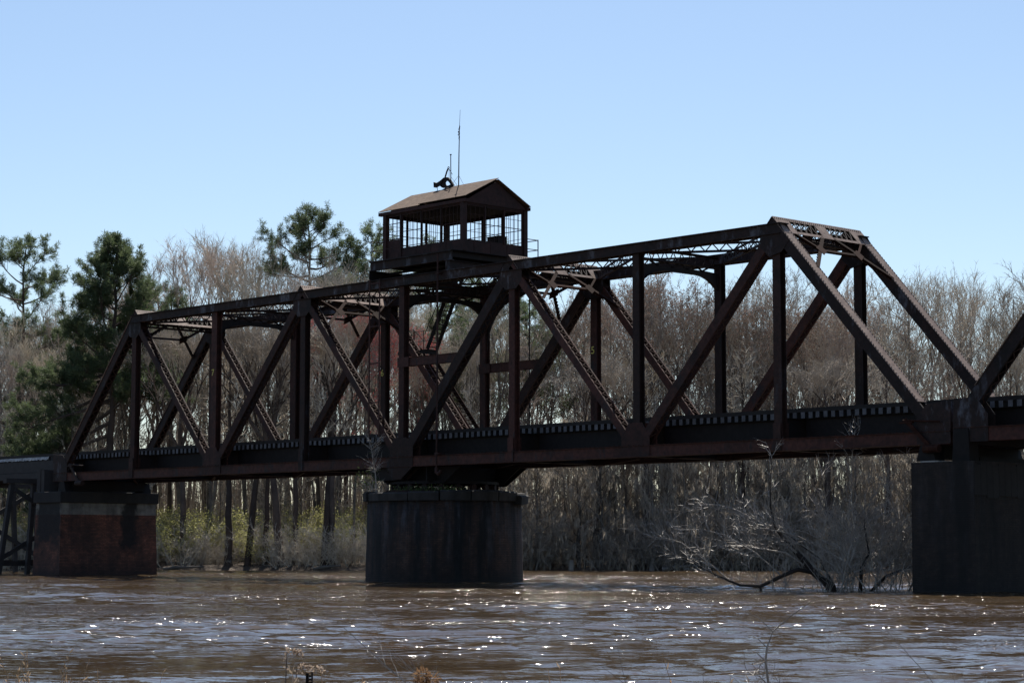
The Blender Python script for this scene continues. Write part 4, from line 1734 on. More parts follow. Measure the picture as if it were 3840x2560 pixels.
def hardwood(seed, H, r0, first=0.35, nl=20, spread=0.2, rise=0.75, twig=1.0, moss=0.0, buds=0, lean=0.0, wander=0.05, kseg=11, fork=False):
    """bare tree: returns MBs for trunk, limbs with twigs, and moss or buds"""
    r = random.Random(seed)
    tk, cr, ex = MB(), MB(), MB()
    trunks = []
    H = H * 0.93
    n_tr = 2 if fork else 1
    for q in range(n_tr):
        pts, p = [], Vector((0, 0, -0.8))
        az = r.uniform(0, 6.28)
        for i in range(kseg + 1):
            t = i / kseg
            off = Vector((math.cos(az + q * 3.14), math.sin(az + q * 3.14), 0)) * ((max(0, t - 0.2) * H * 0.13) if fork else 0)
            pts.append(Vector((lean * H * t * t, 0, -0.8 + (H + 0.8) * t)) + off + Vector((r.uniform(-1, 1), r.uniform(-1, 1), 0)) * wander * H * 0.12 * t ** 0.5)
        tk.tube(pts, [r0 * (1.25 if i == 0 else 1) * (1 - 0.94 * (i / kseg) ** 0.85) + 0.02 for i in range(kseg + 1)], 7, cap=False)
        trunks.append(pts)
    for pts in trunks:
        n_here = nl // n_tr
        for i in range(n_here):
            t = first + (0.96 - first) * ((i + r.random()) / n_here)
            p, d = along(pts, t)
            az = i * 2.4 + r.uniform(-.5, .5)
            el = rise * r.uniform(0.75, 1.2)
            out_ = Vector((math.cos(az), math.sin(az), 0))
            dv = out_ * math.sin(1.2 - el * 0.6) + Vector((0, 0, 1)) * math.cos(1.2 - el * 0.6)
            L = H * spread * (0.45 + 0.75 * math.sin(math.pi * min(1, (1 - t) / (1 - first) * 0.75 + 0.12))) * r.uniform(0.7, 1.25)
            lp = limb(tk, r, p, dv, L, max(0.03, r0 * 0.36 * (1 - t * 0.7)), 5, 4, 0.16, 0.10)
            for j in range(int(5 + L * 0.7)):
                t2 = r.uniform(0.2, 1)
                p2, d2 = along(lp, t2)
                L2 = L * r.uniform(0.25, 0.5) * (1.15 - 0.5 * t2)
                bp = limb(cr, r, p2, side_dir(r, d2, r.uniform(0.45, 0.95)), L2, 0.028, 3, 3, 0.2, 0.12, 0.6)
                for k in range(int((3 + L2 * 2.2) * twig)):
                    t3 = r.uniform(0.15, 1)
                    p3, d3 = along(bp, t3)
                    dd = side_dir(r, d3, r.uniform(0.4, 0.9)) + Vector((0, 0, 0.15))
                    dd.normalize()
                    L3 = r.uniform(0.4, 1.1)
                    q3 = p3 + dd * L3
                    cone(cr, p3, q3, 0.018)
                    for m3 in range(2):
                        p4 = p3.lerp(q3, r.uniform(0.3, 0.85))
                        d4 = side_dir(r, dd, r.uniform(0.4, 0.8))
                        cone(cr, p4, p4 + d4 * r.uniform(0.25, 0.55), 0.013)
                    if buds and r.random() < buds:
                        for m3 in range(3):
                            blade(ex, p3.lerp(q3, r.uniform(0.4, 1.0)), rvec(r), r.uniform(0.10, 0.2), 0.08, r)
                if moss:
                    for k in range(int(r.uniform(0.3, 1.5) * 7 * moss)):
                        p3, d3 = along(bp, r.random())
                        for s_ in range(3):
                            moss_strand(ex, r, (p3.x + r.uniform(-.12, .12), p3.y + r.uniform(-.12, .12), p3.z), r.uniform(0.25, 1.3), r.uniform(0.04, 0.12))
    return tk, cr, ex


def vase(seed, H, r0, bole=0.34, depth=6, kids=(2, 3), ang=(0.30, 0.62), twigs=16, shrink=0.76, buds=0, gnarl=0.16):
    """broad crowned bare tree: the bole divides again and again into ascending limbs with fine twigs"""
    r = random.Random(seed)
    tk, cr, ex = MB(), MB(), MB()
    tips = []

    def fine(lp, k_, L0):
        for _ in range(k_):
            t_ = r.uniform(0.1, 1)
            p3, d3 = along(lp, t_)
            dd = (side_dir(r, d3, r.uniform(0.35, 0.9)) + Vector((0, 0, 0.2))).normalized()
            q3 = p3 + dd * L0 * r.uniform(0.5, 1.2)
            cone(cr, p3, q3, 0.016)
            for _m in range(3):
                p4 = p3.lerp(q3, r.uniform(0.25, 0.95))
                cone(cr, p4, p4 + side_dir(r, dd, r.uniform(0.35, 0.8)) * L0 * r.uniform(0.25, 0.6), 0.011)
            if buds and r.random() < buds:
                for _m in range(4):
                    blade(ex, p3.lerp(q3, r.uniform(0.3, 1.1)), rvec(r), r.uniform(0.10, 0.2), 0.08, r)

    def grow(p, d, L, rad, lev):
        mbq = tk if lev <= 3 else cr
        seg = 7 if lev == 0 else 4
        lp = limb(mbq, r, p, d, L, rad, seg, 8 if lev == 0 else (6 if lev == 1 else 4 if lev < 4 else 3), 0.05 if lev == 0 else gnarl, 0.07, 0.35 if lev < 5 else 0.7)
        e, de = lp[-1], (lp[-1] - lp[-2]).normalized()
        if lev >= 2:
            fine(lp, twigs // (2 if lev < 4 else 1), 0.95)
        if lev == 1 or lev == 2:
            for _ in range(2):
                q, dq = along(lp, r.uniform(0.3, 0.8))
                bp = limb(tk, r, q, side_dir(r, dq, r.uniform(0.5, 0.9)) + Vector((0, 0, .15)), L * r.uniform(0.35, 0.6), rad * 0.35, 4, 4, 0.2, 0.08, 0.6)
                fine(bp, twigs, 0.95)
        if lev >= depth:
            return
        n_k = r.choice(kids) + (1 if lev == 0 else 0)
        az = r.uniform(0, 6.28)
        for i in range(n_k):
            a = r.uniform(*ang) * (0.55 if i == 0 else 1.1)
            ref = de.orthogonal().normalized()
            side = Matrix.Rotation(az + i * 6.283 / n_k + r.uniform(-.4, .4), 3, de) @ ref
            nd_ = (de * math.cos(a) + side * math.sin(a) + Vector((0, 0, 0.12))).normalized()
            grow(e - de * rad * 0.3, nd_, L1 * shrink ** lev * r.uniform(0.75, 1.2), rad * 0.65 * (0.82 if i else 1.0), lev + 1)
    L1 = H * (1 - bole) * (1 - shrink) / (1 - shrink ** depth) * 1.06
    grow(Vector((0, 0, -0.8)), Vector((r.uniform(-.06, .06), r.uniform(-.06, .06), 1)), H * bole + 0.8, r0, 0)
    return tk, cr, ex


def pine(seed, H, r0, first, nl, spread, shape, dens=1.0, low=None):
    """loblolly style pine: trunk, crooked limbs, needle tufts clumped on the outer limbs"""
    r = random.Random(seed)
    tk, cr, nd_ = MB(), MB(), MB()
    kseg = 12
    pts = [Vector((r.uniform(-1, 1) * 0.010 * H * (i / kseg), r.uniform(-1, 1) * 0.010 * H * (i / kseg), -0.8 + (H + 0.3) * i / kseg)) for i in range(kseg + 1)]
    tk.tube(pts, [r0 * (1 - 0.88 * (i / kseg) ** 1.1) + 0.02 for i in range(kseg + 1)], 8, cap=False)

    def tuft(p, d, k, size):
        for _ in range(k):
            v = (d * 0.55 + rvec(r)).normalized()
            blade(nd_, p + rvec(r) * 0.13, v, size * r.uniform(0.7, 1.3), 0.040, r)

    def clothe(lp, L, inner=0.35):
        for j in range(int(6 + L * 3.4)):
            t2 = r.uniform(inner, 1)
            p2, d2 = along(lp, t2)
            L2 = r.uniform(0.4, 1.5) * (0.65 + 0.17 * L)
            bp = limb(cr, r, p2, side_dir(r, d2, r.uniform(0.5, 1.0)) + Vector((0, 0, 0.25)), L2, 0.022, 2, 3, 0.2, 0.2, 0.5)
            for k in range(int((3 + L2 * 4) * dens)):
                p3, d3 = along(bp, r.uniform(0.35, 1))
                q3 = p3 + side_dir(r, d3, 0.7) * r.uniform(0.05, 0.3)
                tuft(q3, d3 + Vector((0, 0, 0.4)), int(17 * dens) + 5, 0.32)
        p2, d2 = along(lp, 1.0)
        tuft(p2, d2, 22, 0.32)
    for i in range(nl):
        t = first + (1.0 - first) * ((i + r.random() * 0.8) / nl)
        p, d = along(pts, min(t, 0.995))
        az = i * 2.399 + r.uniform(-.4, .4)
        u = (t - first) / (1 - first)
        L = spread * shape(u) * r.uniform(0.7, 1.2)
        dv = Vector((math.cos(az), math.sin(az), 0.05 + 0.75 * u ** 2 + r.uniform(-.2, .2)))
        lp = limb(cr, r, p, dv, L, 0.03 + 0.02 * L * (1 - u * 0.6), 5, 5, 0.18, 0.10)
        clothe(lp, L, 0.42 if u < 0.75 else 0.2)
    for (t, az, L, dz) in (low or []):
        p, d = along(pts, t)
        lp = limb(cr, r, p, Vector((math.cos(az), math.sin(az), dz)), L, 0.03 + 0.02 * L, 6, 5, 0.12, 0.02)
        clothe(lp, L, 0.28)
    return tk, cr, nd_


def leafy_bush(seed, H, W, nst, nleaf):
    r = random.Random(seed)
    st, lf = MB(), MB()
    for i in range(nst):
        a = r.uniform(0, 6.28)
        p = Vector((math.cos(a) * r.uniform(0, W * 0.25), math.sin(a) * r.uniform(0, W * 0.25), -0.2))
        dv = Vector((math.cos(a) * W / H * 0.6, math.sin(a) * W / H * 0.6, 1))
        L = H * r.uniform(0.6, 1.1)
        lp = limb(st, r, p, dv, L, 0.025, 5, 3, 0.2, 0.05)
        for k in range(nleaf // nst):
            t = r.uniform(0.25, 1) ** 0.8
            q, d = along(lp, t)
            o = q + Vector((r.gauss(0, 0.35), r.gauss(0, 0.35), r.gauss(0, 0.25)))
            if k % 6 == 0:
                cone(st, q, o, 0.012)
            blade(lf, o, rvec(r), r.uniform(0.08, 0.17), r.uniform(0.05, 0.09), r)
    return st, lf


def thicket(seed, H, W, nst, moss=0.0):
    """bare tangled brush"""
    r = random.Random(seed)
    st, ms = MB(), MB()
    for i in range(nst):
        a = r.uniform(0, 6.28)
        rr = W * 0.5 * math.sqrt(r.random())
        p = Vector((math.cos(a) * rr, math.sin(a) * rr, -0.3))
        dv = Vector((math.cos(a) * 0.5 + r.uniform(-.3, .3), math.sin(a) * 0.5 + r.uniform(-.3, .3), 1))
        L = H * r.uniform(0.5, 1.1)
        lp = limb(st, r, p, dv, L, r.uniform(0.015, 0.05), 5, 3, 0.22, 0.0)
        for j in range(9):
            q, d = along(lp, r.uniform(0.15, 1))
            L2 = L * r.uniform(0.12, 0.35)
            bp = limb(st, r, q, side_dir(r, d, r.uniform(0.5, 1.1)), L2, 0.016, 2, 3, 0.2, -0.05, 0.5)
            for k in range(6):
                q2, d2 = along(bp, r.random())
                dd = side_dir(r, d2, r.uniform(0.5, 1.1))
                cone(st, q2, q2 + dd * r.uniform(0.25, 0.7), 0.012)
            if moss and r.random() < moss:
                for k in range(5):
                    q2, d2 = along(bp, r.random())
                    moss_strand(ms, r, tuple(q2), r.uniform(0.3, 1.1), r.uniform(0.06, 0.15))
    return st, ms


PROTO = {}


def proto(key, parts, top=None):
    """parts: list of (part name, MB, material, smooth); top scales the plant to that exact height"""
    if top:
        zm = sorted(v[2] for nm, mb_, mt, sm in parts for v in mb_.v)[-40]
        k_ = top / zm
        for nm, mb_, mt, sm in parts:
            mb_.v = [(x * (0.5 + 0.5 * k_), y * (0.5 + 0.5 * k_), z * k_) for x, y, z in mb_.v]
    PROTO[key] = [(nm, mb_.mesh(nm, M[mt], smooth=sm)) for nm, mb_, mt, sm in parts if len(mb_.f) > 40]


def plant(key, name, label, cat, loc, rotz=0.0, scale=1.0, group=None, zs=1.0):
    t = thing(name, label, cat, loc, group)
    t.rotation_euler = (0, 0, rotz)
    t.scale = (scale, scale, scale * zs)
    for nm, me in PROTO[key]:
        o = bpy.data.objects.new(nm, me)
        COL.objects.link(o)
        o.parent = t
        if nm in ('moss', 'leaves', 'needles', 'buds', 'blossom'):
            o['kind'] = 'stuff'
    return t


# prototypes, each about 20 m tall (scaled when placed)
for i in range(6):
    tk, cr, ex = vase(700 + i, 20, (0.24, 0.20, 0.27, 0.18, 0.22, 0.20)[i], (0.30, 0.42, 0.24, 0.5, 0.36, 0.45)[i], 5, ((2, 3), (2, 2, 3), (2, 3), (2, 2), (2, 3), (2, 2, 3))[i],
                      ((0.25, 0.5), (0.2, 0.42), (0.35, 0.7), (0.2, 0.4), (0.3, 0.6), (0.28, 0.5))[i], (4, 5, 4, 7, 4, 5)[i], 0.77, 0, (0.14, 0.12, 0.24, 0.12, 0.2, 0.15)[i])
    proto('vase%d' % i, [('trunk', tk, 'trunk', True), ('crown', cr, ('twig', 'twig', 'twig_dark', 'twig_pink', 'twig_dark', 'twig')[i], False)], 20)
for i in range(2):
    tk, cr, ex = vase(720 + i, 20, 0.24, (0.3, 0.38)[i], 5, (2, 3), (0.3, 0.6), 6, 0.77, 0.8, 0.2)
    proto('vbud%d' % i, [('trunk', tk, 'trunk', True), ('crown', cr, 'twig_dark', False), ('buds', ex, 'brown_bud', False)], 20)
for i in range(4):
    tk, cr, ex = hardwood(100 + i, 20, (0.20, 0.24, 0.17, 0.22)[i], (0.42, 0.5, 0.38, 0.45)[i], (20, 18, 22, 20)[i], (0.17, 0.15, 0.19, 0.2)[i], (0.9, 1.0, 0.8, 0.7)[i], 0.95, fork=(i == 3))
    proto('wood%d' % i, [('trunk', tk, 'trunk', True), ('crown', cr, ('twig', 'twig_pink', 'twig', 'twig_dark')[i], False)], 20)
for i in range(2):
    tk, cr, ex = hardwood(140 + i, 20, 0.2, 0.4, 20, 0.19, 0.8, 0.8, buds=0.9)
    proto('bud%d' % i, [('trunk', tk, 'trunk', True), ('crown', cr, 'twig_dark', False), ('buds', ex, 'brown_bud', False)], 20)
tk, cr, ex = vase(730, 20, 0.2, 0.35, 5, (2, 3), (0.3, 0.6), 9, 0.77, 1.0, 0.18)
proto('maple', [('trunk', tk, 'trunk', True), ('crown', cr, 'twig_dark', False), ('blossom', ex, 'red_bud', False)], 20)
for i in range(3):
    tk, cr, ex = hardwood(160 + i, 18, (0.34, 0.28, 0.3)[i], (0.12, 0.18, 0.1)[i], (22, 20, 24)[i], (0.24, 0.22, 0.26)[i], (0.35, 0.5, 0.3)[i], 1.1, moss=0.5, wander=0.12)
    proto('moss%d' % i, [('trunk', tk, 'trunk', True), ('crown', cr, 'twig_dark', False), ('moss', ex, 'moss', False)], 18)
for i in range(2):
    tk, cr, ex = hardwood(170 + i, 12, 0.09, 0.2, 18, 0.16, 0.8, 0.9)
    proto('sapling%d' % i, [('trunk', tk, 'trunk', True), ('crown', cr, ('twig', 'twig_dark')[i], False)])
for i in range(2):
    st, lf = leafy_bush(180 + i, 4.0, 3.0, 12, 2600)
    proto('bush%d' % i, [('stems', st, 'twig_dark', False), ('leaves', lf, 'leaf', False)])
for i in range(3):
    st, ms = thicket(190 + i, 4.2, 4.5, 30, 0.12 if i else 0.0)
    proto('brush%d' % i, [('stems', st, ('twig', 'twig_dark', 'twig_dark')[i], False), ('moss', ms, 'moss', False)])


def wood_label(l_, d):
    return d


def ztop(y_full, d):
    """height of something whose top shows at that row of the photograph"""
    return (2050.6 - y_full) / 7890.0 * d + 1.71


# ---- the pines
def put_pine(key, label, l_, d, rot=0.0, group='pines on the far bank'):
    return plant(key, 'pine_tree', label, 'pine tree', ground(l_, d, bank_z(l_, d) - 0.1), rot, 1.0, group)


def lat(px, d):
    return (px - 1920) / 7890.0 * d


LW = math.atan2(-R2.y, -R2.x)                      # bearing of the left-hand side of the view
pn = pine(301, ztop(885, 160), 0.36, 0.50, 50, 4.4, lambda u: (0.8 + 0.25 * math.sin(u * 3.1)) * (1 - 0.72 * u ** 2.6), 0.95,
          low=[(0.57, LW, 7.2, -0.55), (0.54, LW + 0.3, 7.4, -0.6), (0.51, LW - 0.3, 7.0, -0.55), (0.47, LW, 7.6, -0.5), (0.43, LW + 0.25, 7.2, -0.4), (0.39, LW - 0.2, 6.8, -0.4), (0.36, LW + 0.1, 7.4, -0.35), (0.60, LW + 0.2, 6.2, -0.15),
               (0.58, LW + 2.9, 5.2, -0.05), (0.55, LW + 3.4, 4.6, -0.1), (0.62, LW - 0.2, 5.8, -0.05), (0.33, LW, 6.4, -0.3)])
proto('pine_big', [('trunk', pn[0], 'pine_bark', True), ('limbs', pn[1], 'pine_bark', False), ('needles', pn[2], 'needle', False)], ztop(885, 160))
put_pine('pine_big', 'big dark pine with long low boughs standing left of the bridge end', lat(415, 160), 160)
pn = pine(302, ztop(900, 178), 0.26, 0.62, 22, 3.4, lambda u: (0.75 + 0.5 * math.sin(u * 2.9)) * (1 - 0.7 * u ** 3), 0.78)
proto('pine_thin', [('trunk', pn[0], 'pine_bark', True), ('limbs', pn[1], 'pine_bark', False), ('needles', pn[2], 'needle', False)], ztop(900, 178))
put_pine('pine_thin', 'thin crowned pine against the sky at the far left edge', lat(72, 178), 178)
pn = pine(303, ztop(785, 186), 0.30, 0.79, 20, 4.1, lambda u: (1.0 + 0.25 * math.sin(u * 4)) * (1 - 0.85 * u ** 2.0), 0.78)
proto('pine_flat', [('trunk', pn[0], 'pine_bark', True), ('limbs', pn[1], 'pine_bark', False), ('needles', pn[2], 'needle', False)], ztop(785, 186))
put_pine('pine_flat', 'tall pine with a spreading flat crown above the wood left of the control house', lat(1155, 186), 186)
pn = pine(304, ztop(838, 186), 0.28, 0.60, 26, 3.9, lambda u: (0.8 + 0.4 * math.sin(u * 3)) * (1 - 0.75 * u ** 2), 0.68)
proto('pine_b', [('trunk', pn[0], 'pine_bark', True), ('limbs', pn[1], 'pine_bark', False), ('needles', pn[2], 'needle', False)], ztop(838, 186))
put_pine('pine_b', 'round crowned pine partly hidden by the left end of the control house', lat(1400, 186), 186)
put_pine('pine_b', 'pine showing through the control house windows on the left', lat(1620, 194), 194, 2.0).scale = (1, 1, 0.98)
put_pine('pine_b', 'pine showing through the control house windows on the right', lat(1850, 196), 196, 4.0).scale = (1, 1, 0.98)
for k, (px, ytop, d, lab) in enumerate([(640, 1050, 172, 'small dark green pine just right of the big low boughed pine'), (585, 1070, 168, 'short bushy pine beside the big pine above the left truss peak'),
                                        (1980, 1130, 176, 'green pine seen through the truss just right of the pivot tower'), (1640, 1140, 172, 'green pine behind the steel stairs'),
                                        (2070, 1170, 182, 'smaller green pine right of the far pipe behind the truss'), (1300, 1010, 180, 'pine with a ragged crown below the flat crowned pine'), (20, 1480, 170, 'low young pine at the left edge behind the trestle'), (1760, 1180, 178, 'green pine behind the crossing diagonals of the pivot tower')]):
    o = put_pine('pine_b', lab, lat(px, d), d, k * 1.3 + 0.5)
    s_ = (ztop(ytop, d) - 0.5) / ztop(838, 186)
    o.scale = (max(s_, 0.75), max(s_, 0.75), s_)

# ---- the wood on the far bank
jr = random.Random(77)
SKY = [(0, 1200), (120, 1210), (200, 1190), (560, 1040), (640, 980), (740, 950), (800, 925), (930, 915), (1020, 945), (1080, 1000), (1150, 1040), (1240, 1030), (1320, 985), (1420, 965), (1500, 1090), (1600, 1130), (1740, 1115),
       (1900, 1110), (2080, 1130), (2190, 1085), (2300, 1000), (2370, 930), (2450, 1020), (2620, 1045), (2740, 1000), (2900, 1040), (3020, 1100), (3180, 1045), (3270, 1110), (3400, 1050), (3510, 985), (3600, 985), (3700, 1030), (3840, 1020), (4200, 1000)]


def skyline(px):
    if px <= SKY[0][0]:
        return SKY[0][1]
    for (a, ya), (b_, yb) in zip(SKY[:-1], SKY[1:]):
        if px <= b_:
            return ya + (yb - ya) * (px - a) / (b_ - a)
    return SKY[-1][1]


def zone(px):
    for lim, nm in ((300, 'behind the trestle'), (850, 'behind the left end of the bridge'), (1420, 'behind the left half of the bridge'),
                    (2000, 'behind the pivot tower'), (2700, 'behind the right half truss'), (3300, 'behind the right end posts'), (9999, 'at the right edge')):
        if px < lim:
            return nm


placed = []


def clear(l_, d, gap):
    for a, b_ in placed:
        if (a - l_) ** 2 + (b_ - d) ** 2 < gap * gap:
            return False
    placed.append((l_, d))
    return True


KIND_WORDS = {'wood': 'bare grey hardwood', 'bud': 'brown budded tree', 'moss': 'mossy grey tree', 'sap': 'slender bare young tree'}
count = {}


def wood_tree(kindw, key, l_, d, H, row):
    px = 1920 + l_ / d * 7890
    base_h = {'wood': 20, 'bud': 20, 'moss': 18, 'sap': 12}[kindw]
    s_ = H / base_h
    size = 'tall' if H > 19 else 'medium' if H > 12.5 else 'low'
    lab = '%s %s %s, %s' % (size, KIND_WORDS[kindw], row, zone(px))
    gname = lab
    return plant(key, {'wood': 'hardwood_tree', 'bud': 'budding_tree', 'moss': 'mossy_tree', 'sap': 'young_tree'}[kindw], lab, 'tree', ground(l_, d, bank_z(l_, d) - 0.15), jr.uniform(0, 6.28), max(0.6, s_), gname, s_ / max(0.6, s_))


MAPLE_D = 159.0
for px_ in range(1190, 1480, 30):
    for d_ in (156.5, 158, 160):
        placed.append((lat(px_, d_), d_))
plant('maple', 'red_maple', 'red flowering maple behind the truss left of the pivot tower', 'tree', ground(lat(1330, MAPLE_D), MAPLE_D, 0.5), 0.4, 0.66, None, (ztop(1160, MAPLE_D) / 20) / 0.66)
plant('maple', 'red_maple', 'smaller reddish maple behind the stair landing', 'tree', ground(lat(1560, 166), 166, 0.6), 2.4, 0.34, None, (ztop(1290, 166) / 20) / 0.34)
# tall trees that make the skyline
px = -250
while px < 4150:
    d = jr.uniform(166, 190)
    l_ = lat(px, d)
    yt = skyline(px) + (jr.choice([-5, 10, 30, 70]) if px < 1500 else jr.choice([0, 10, 45, 90, 130]))
    H = ztop(yt, d)
    if clear(l_, d, 1.2):
        kd = 'wood'
        if 2250 < px < 3350 and jr.random() < 0.22:
            kd = 'bud'
        key = ('vase%d' % jr.randint(0, 5) if jr.random() < 0.8 else 'wood%d' % jr.randint(0, 3)) if kd == 'wood' else 'vbud%d' % jr.randint(0, 1)
        wood_tree(kd, key, l_, d, H, 'reaching the skyline')
    px += jr.uniform(55, 95) if px < 1500 else jr.uniform(65, 110)
# inner rows
for row, d0, d1, n_, y0, y1 in (('deep in the wood', 174, 204, 46, 1190, 1330), ('amid the wood', 164, 174, 38, 1220, 1480)):
    for i in range(n_):
        for _ in range(20):
            d = jr.uniform(d0, d1)
            px = jr.uniform(-250, 4150)
            l_ = lat(px, d)
            if clear(l_, d, 1.6):
                break
        H = ztop(max(jr.uniform(y0, y1), skyline(px) + 120), d)
        right = px > 1950
        q = jr.random()
        if right and q < 0.28 and row != 'deep in the wood':
            wood_tree('moss', 'moss%d' % jr.randint(0, 2), l_, d, min(H * 0.9, jr.uniform(9, 13)), row)
        elif q < 0.55 and right:
            wood_tree('bud', jr.choice(['vbud0', 'vbud1', 'bud0', 'bud1']), l_, d, H, row)
        else:
            wood_tree('wood', jr.choice(['vase%d' % jr.randint(0, 5), 'vase%d' % jr.randint(0, 5), 'wood%d' % jr.randint(0, 3)]), l_, d, H, row)
# dark trunks standing right at the water
tk, cr, ex = hardwood(812, 20, 0.27, 0.45, 18, 0.17, 0.9, 0.9)
proto('dark0', [('trunk', tk, 'pine_bark', True), ('crown', cr, 'twig', False)], 20)
tk, cr, ex = vase(813, 20, 0.29, 0.5, 5, (2, 3), (0.25, 0.5), 6, 0.77, 0, 0.15)
proto('dark1', [('trunk', tk, 'pine_bark', True), ('crown', cr, 'twig_dark', False)], 20)
for k, (px, d, H) in enumerate([(862, 156.2, 18), (930, 156.6, 19), (1003, 157.2, 17), (1062, 156.4, 18.5), (1112, 157.5, 16), (1215, 156.2, 19), (1245, 156.8, 18), (700, 157.5, 18), (2785, 157.0, 17), (3110, 157.6, 16), (3330, 158.2, 18), (2230, 158.5, 16), (2420, 159.0, 17)]):
    l_ = lat(px, d)
    placed.append((l_, d))
    lab = {700: 'dark trunk at the water edge, nearest to the brick pier', 862: 'dark trunk at the water edge, second from the brick pier', 930: 'dark trunk at the water edge, third from the brick pier', 1003: 'dark trunk at the water edge, fourth from the brick pier',
           1062: 'dark trunk at the water edge, fourth from the pivot pier', 1112: 'dark trunk at the water edge, third from the pivot pier', 1215: 'thick dark trunk at the water edge, second left of the pivot pier', 1245: 'dark trunk at the water edge, nearest left of the pivot pier',
           2230: 'dark trunk on the mossy bank, nearest right of the pivot pier', 2420: 'dark trunk on the mossy bank, second right of the pivot pier', 2785: 'big dark trunk on the mossy bank behind the left tips of the leaning brush', 3110: 'dark trunk on the mossy bank behind the middle of the leaning brush', 3330: 'dark trunk on the mossy bank just left of the right pier'}[px]
    plant('dark%d' % (k % 2), 'hardwood_tree', lab, 'tree', ground(l_, d, bank_z(l_, d) - 0.2), k * 1.7, 0.95 + 0.25 * (k % 3 == 0), 'dark trunks along the far water edge', H / 20 / (0.95 + 0.25 * (k % 3 == 0)))
# bank front: slender poles on the left, mossy trees on the right
for i in range(30):
    for _ in range(20):
        d = jr.uniform(158.5, 168)
        px = jr.uniform(-200, 2050)
        l_ = lat(px, d)
        if clear(l_, d, 0.9):
            break
    if jr.random() < 0.30:
        wood_tree('wood', 'wood%d' % jr.randint(0, 2), l_, d, jr.uniform(12, 17), 'near the water')
    else:
        wood_tree('sap', 'sapling%d' % jr.randint(0, 1), l_, d, jr.uniform(6, 12), 'near the water')
for i in range(62):
    for _ in range(20):
        d = jr.uniform(155.5, 166)
        px = jr.uniform(1900, 4150)
        l_ = lat(px, d)
        if clear(l_, d, 1.3):
            break
    wood_tree('moss', 'moss%d' % jr.randint(0, 2), l_, d, jr.uniform(7, 11.5), 'at the water edge')
for k, (px, d, yt) in enumerate([(2560, 165, 1075), (2780, 166, 1120), (3050, 168, 1130), (2500, 170, 1050), (2950, 172, 1110)]):
    wood_tree('bud', 'vbud%d' % (k % 2), lat(px, d), d, ztop(yt, d), 'of dense brown crown')
# understorey
for i in range(84):
    d = jr.uniform(156.5, 182)
    px = jr.uniform(-150, 1420)
    if 1420 < px:
        continue
    l_ = lat(px, d)
    plant('bush%d' % jr.randint(0, 1), 'leafy_bush', 'yellow green leafy bush under the trees, ' + zone(px), 'bush', ground(l_, d, bank_z(l_, d)), jr.uniform(0, 6.28), jr.uniform(0.5, 1.3), 'yellow green bushes, ' + zone(px))
for i in range(150):
    d = jr.uniform(155.0, 157.5) if i < 50 else jr.uniform(155.2, 166) if i < 95 else jr.uniform(160, 190)
    px = jr.uniform(-200, 4100)
    l_ = lat(px, d)
    k = 0 if px < 1900 else jr.randint(1, 2)
    plant('brush%d' % k, 'brush_thicket', 'bare tangled brush low on the far bank, ' + zone(px), 'brush', ground(l_, d, bank_z(l_, d)), jr.uniform(0, 6.28), jr.uniform(0.5, 1.1) * (1.25 if px > 1900 else 0.8), 'bare brush, ' + zone(px))

# far wood: one mass behind, beyond counting
fw = MB()
jr2 = random.Random(9)
src = []
for i in range(3):
    tk, cr, ex = hardwood(400 + i, 19, 0.2, 0.25, 15, 0.22, 0.8, 0.45)
    src.append((np.array(tk.v), tk.f, np.array(cr.v), cr.f))
allv, allf, off = [], [], 0
for i in range(80):
    d = jr2.uniform(200, 250)
    px = jr2.uniform(-350, 4250)
    l_ = lat(px, d)
    p = ground(l_, d, bank_z(l_, d) - 0.3)
    a = jr2.uniform(0, 6.28)
    s_ = ztop(max(skyline(px) + 110, jr2.uniform(1170, 1330)), d) / 19
    ca, sa = math.cos(a), math.sin(a)
    tv, tf, cv_, cf = src[i % 3]
    for V_, Fs in ((tv, tf), (cv_, cf)):
        q = np.empty_like(V_)
        q[:, 0] = (V_[:, 0] * ca - V_[:, 1] * sa) * 1.3 + p.x
        q[:, 1] = (V_[:, 0] * sa + V_[:, 1] * ca) * 1.3 + p.y
        q[:, 2] = V_[:, 2] * s_ + p.z
        allv.append(q)
        allf.extend([tuple(k + off for k in f_) for f_ in Fs])
        off += len(V_)
fw.v = np.concatenate(allv).tolist()
fw.f = allf
o = fw.build('far_wood', M['twig'])
kind(o, 'stuff')
o['label'] = 'dense far wood behind the trees of the river bank'

# undergrowth deep under the trees: a mass of saplings, cane and twigs
ug = MB()
jr2 = random.Random(31)
for i in range(8000):
    d = jr2.uniform(178, 216)
    l_ = lat(jr2.uniform(-400, 4300), d)
    p = ground(l_, d, bank_z(l_, d) - 0.1)
    h = jr2.uniform(2.5, 13)
    q = p + Vector((jr2.uniform(-.12, .12) * h, jr2.uniform(-.12, .12) * h, h))
    cone(ug, p, q, 0.012 + 0.004 * h)
    for k in range(9):
        e = p.lerp(q, jr2.uniform(0.25, 0.95))
        f_ = e + (rvec(jr2) + Vector((0, 0, 0.5))) * jr2.uniform(0.3, 1.0)
        cone(ug, e, f_, 0.022)
o = kind(ug.build('undergrowth', M['twig_dark']), 'stuff')
o['label'] = 'brown undergrowth of canes and saplings deep under the trees'

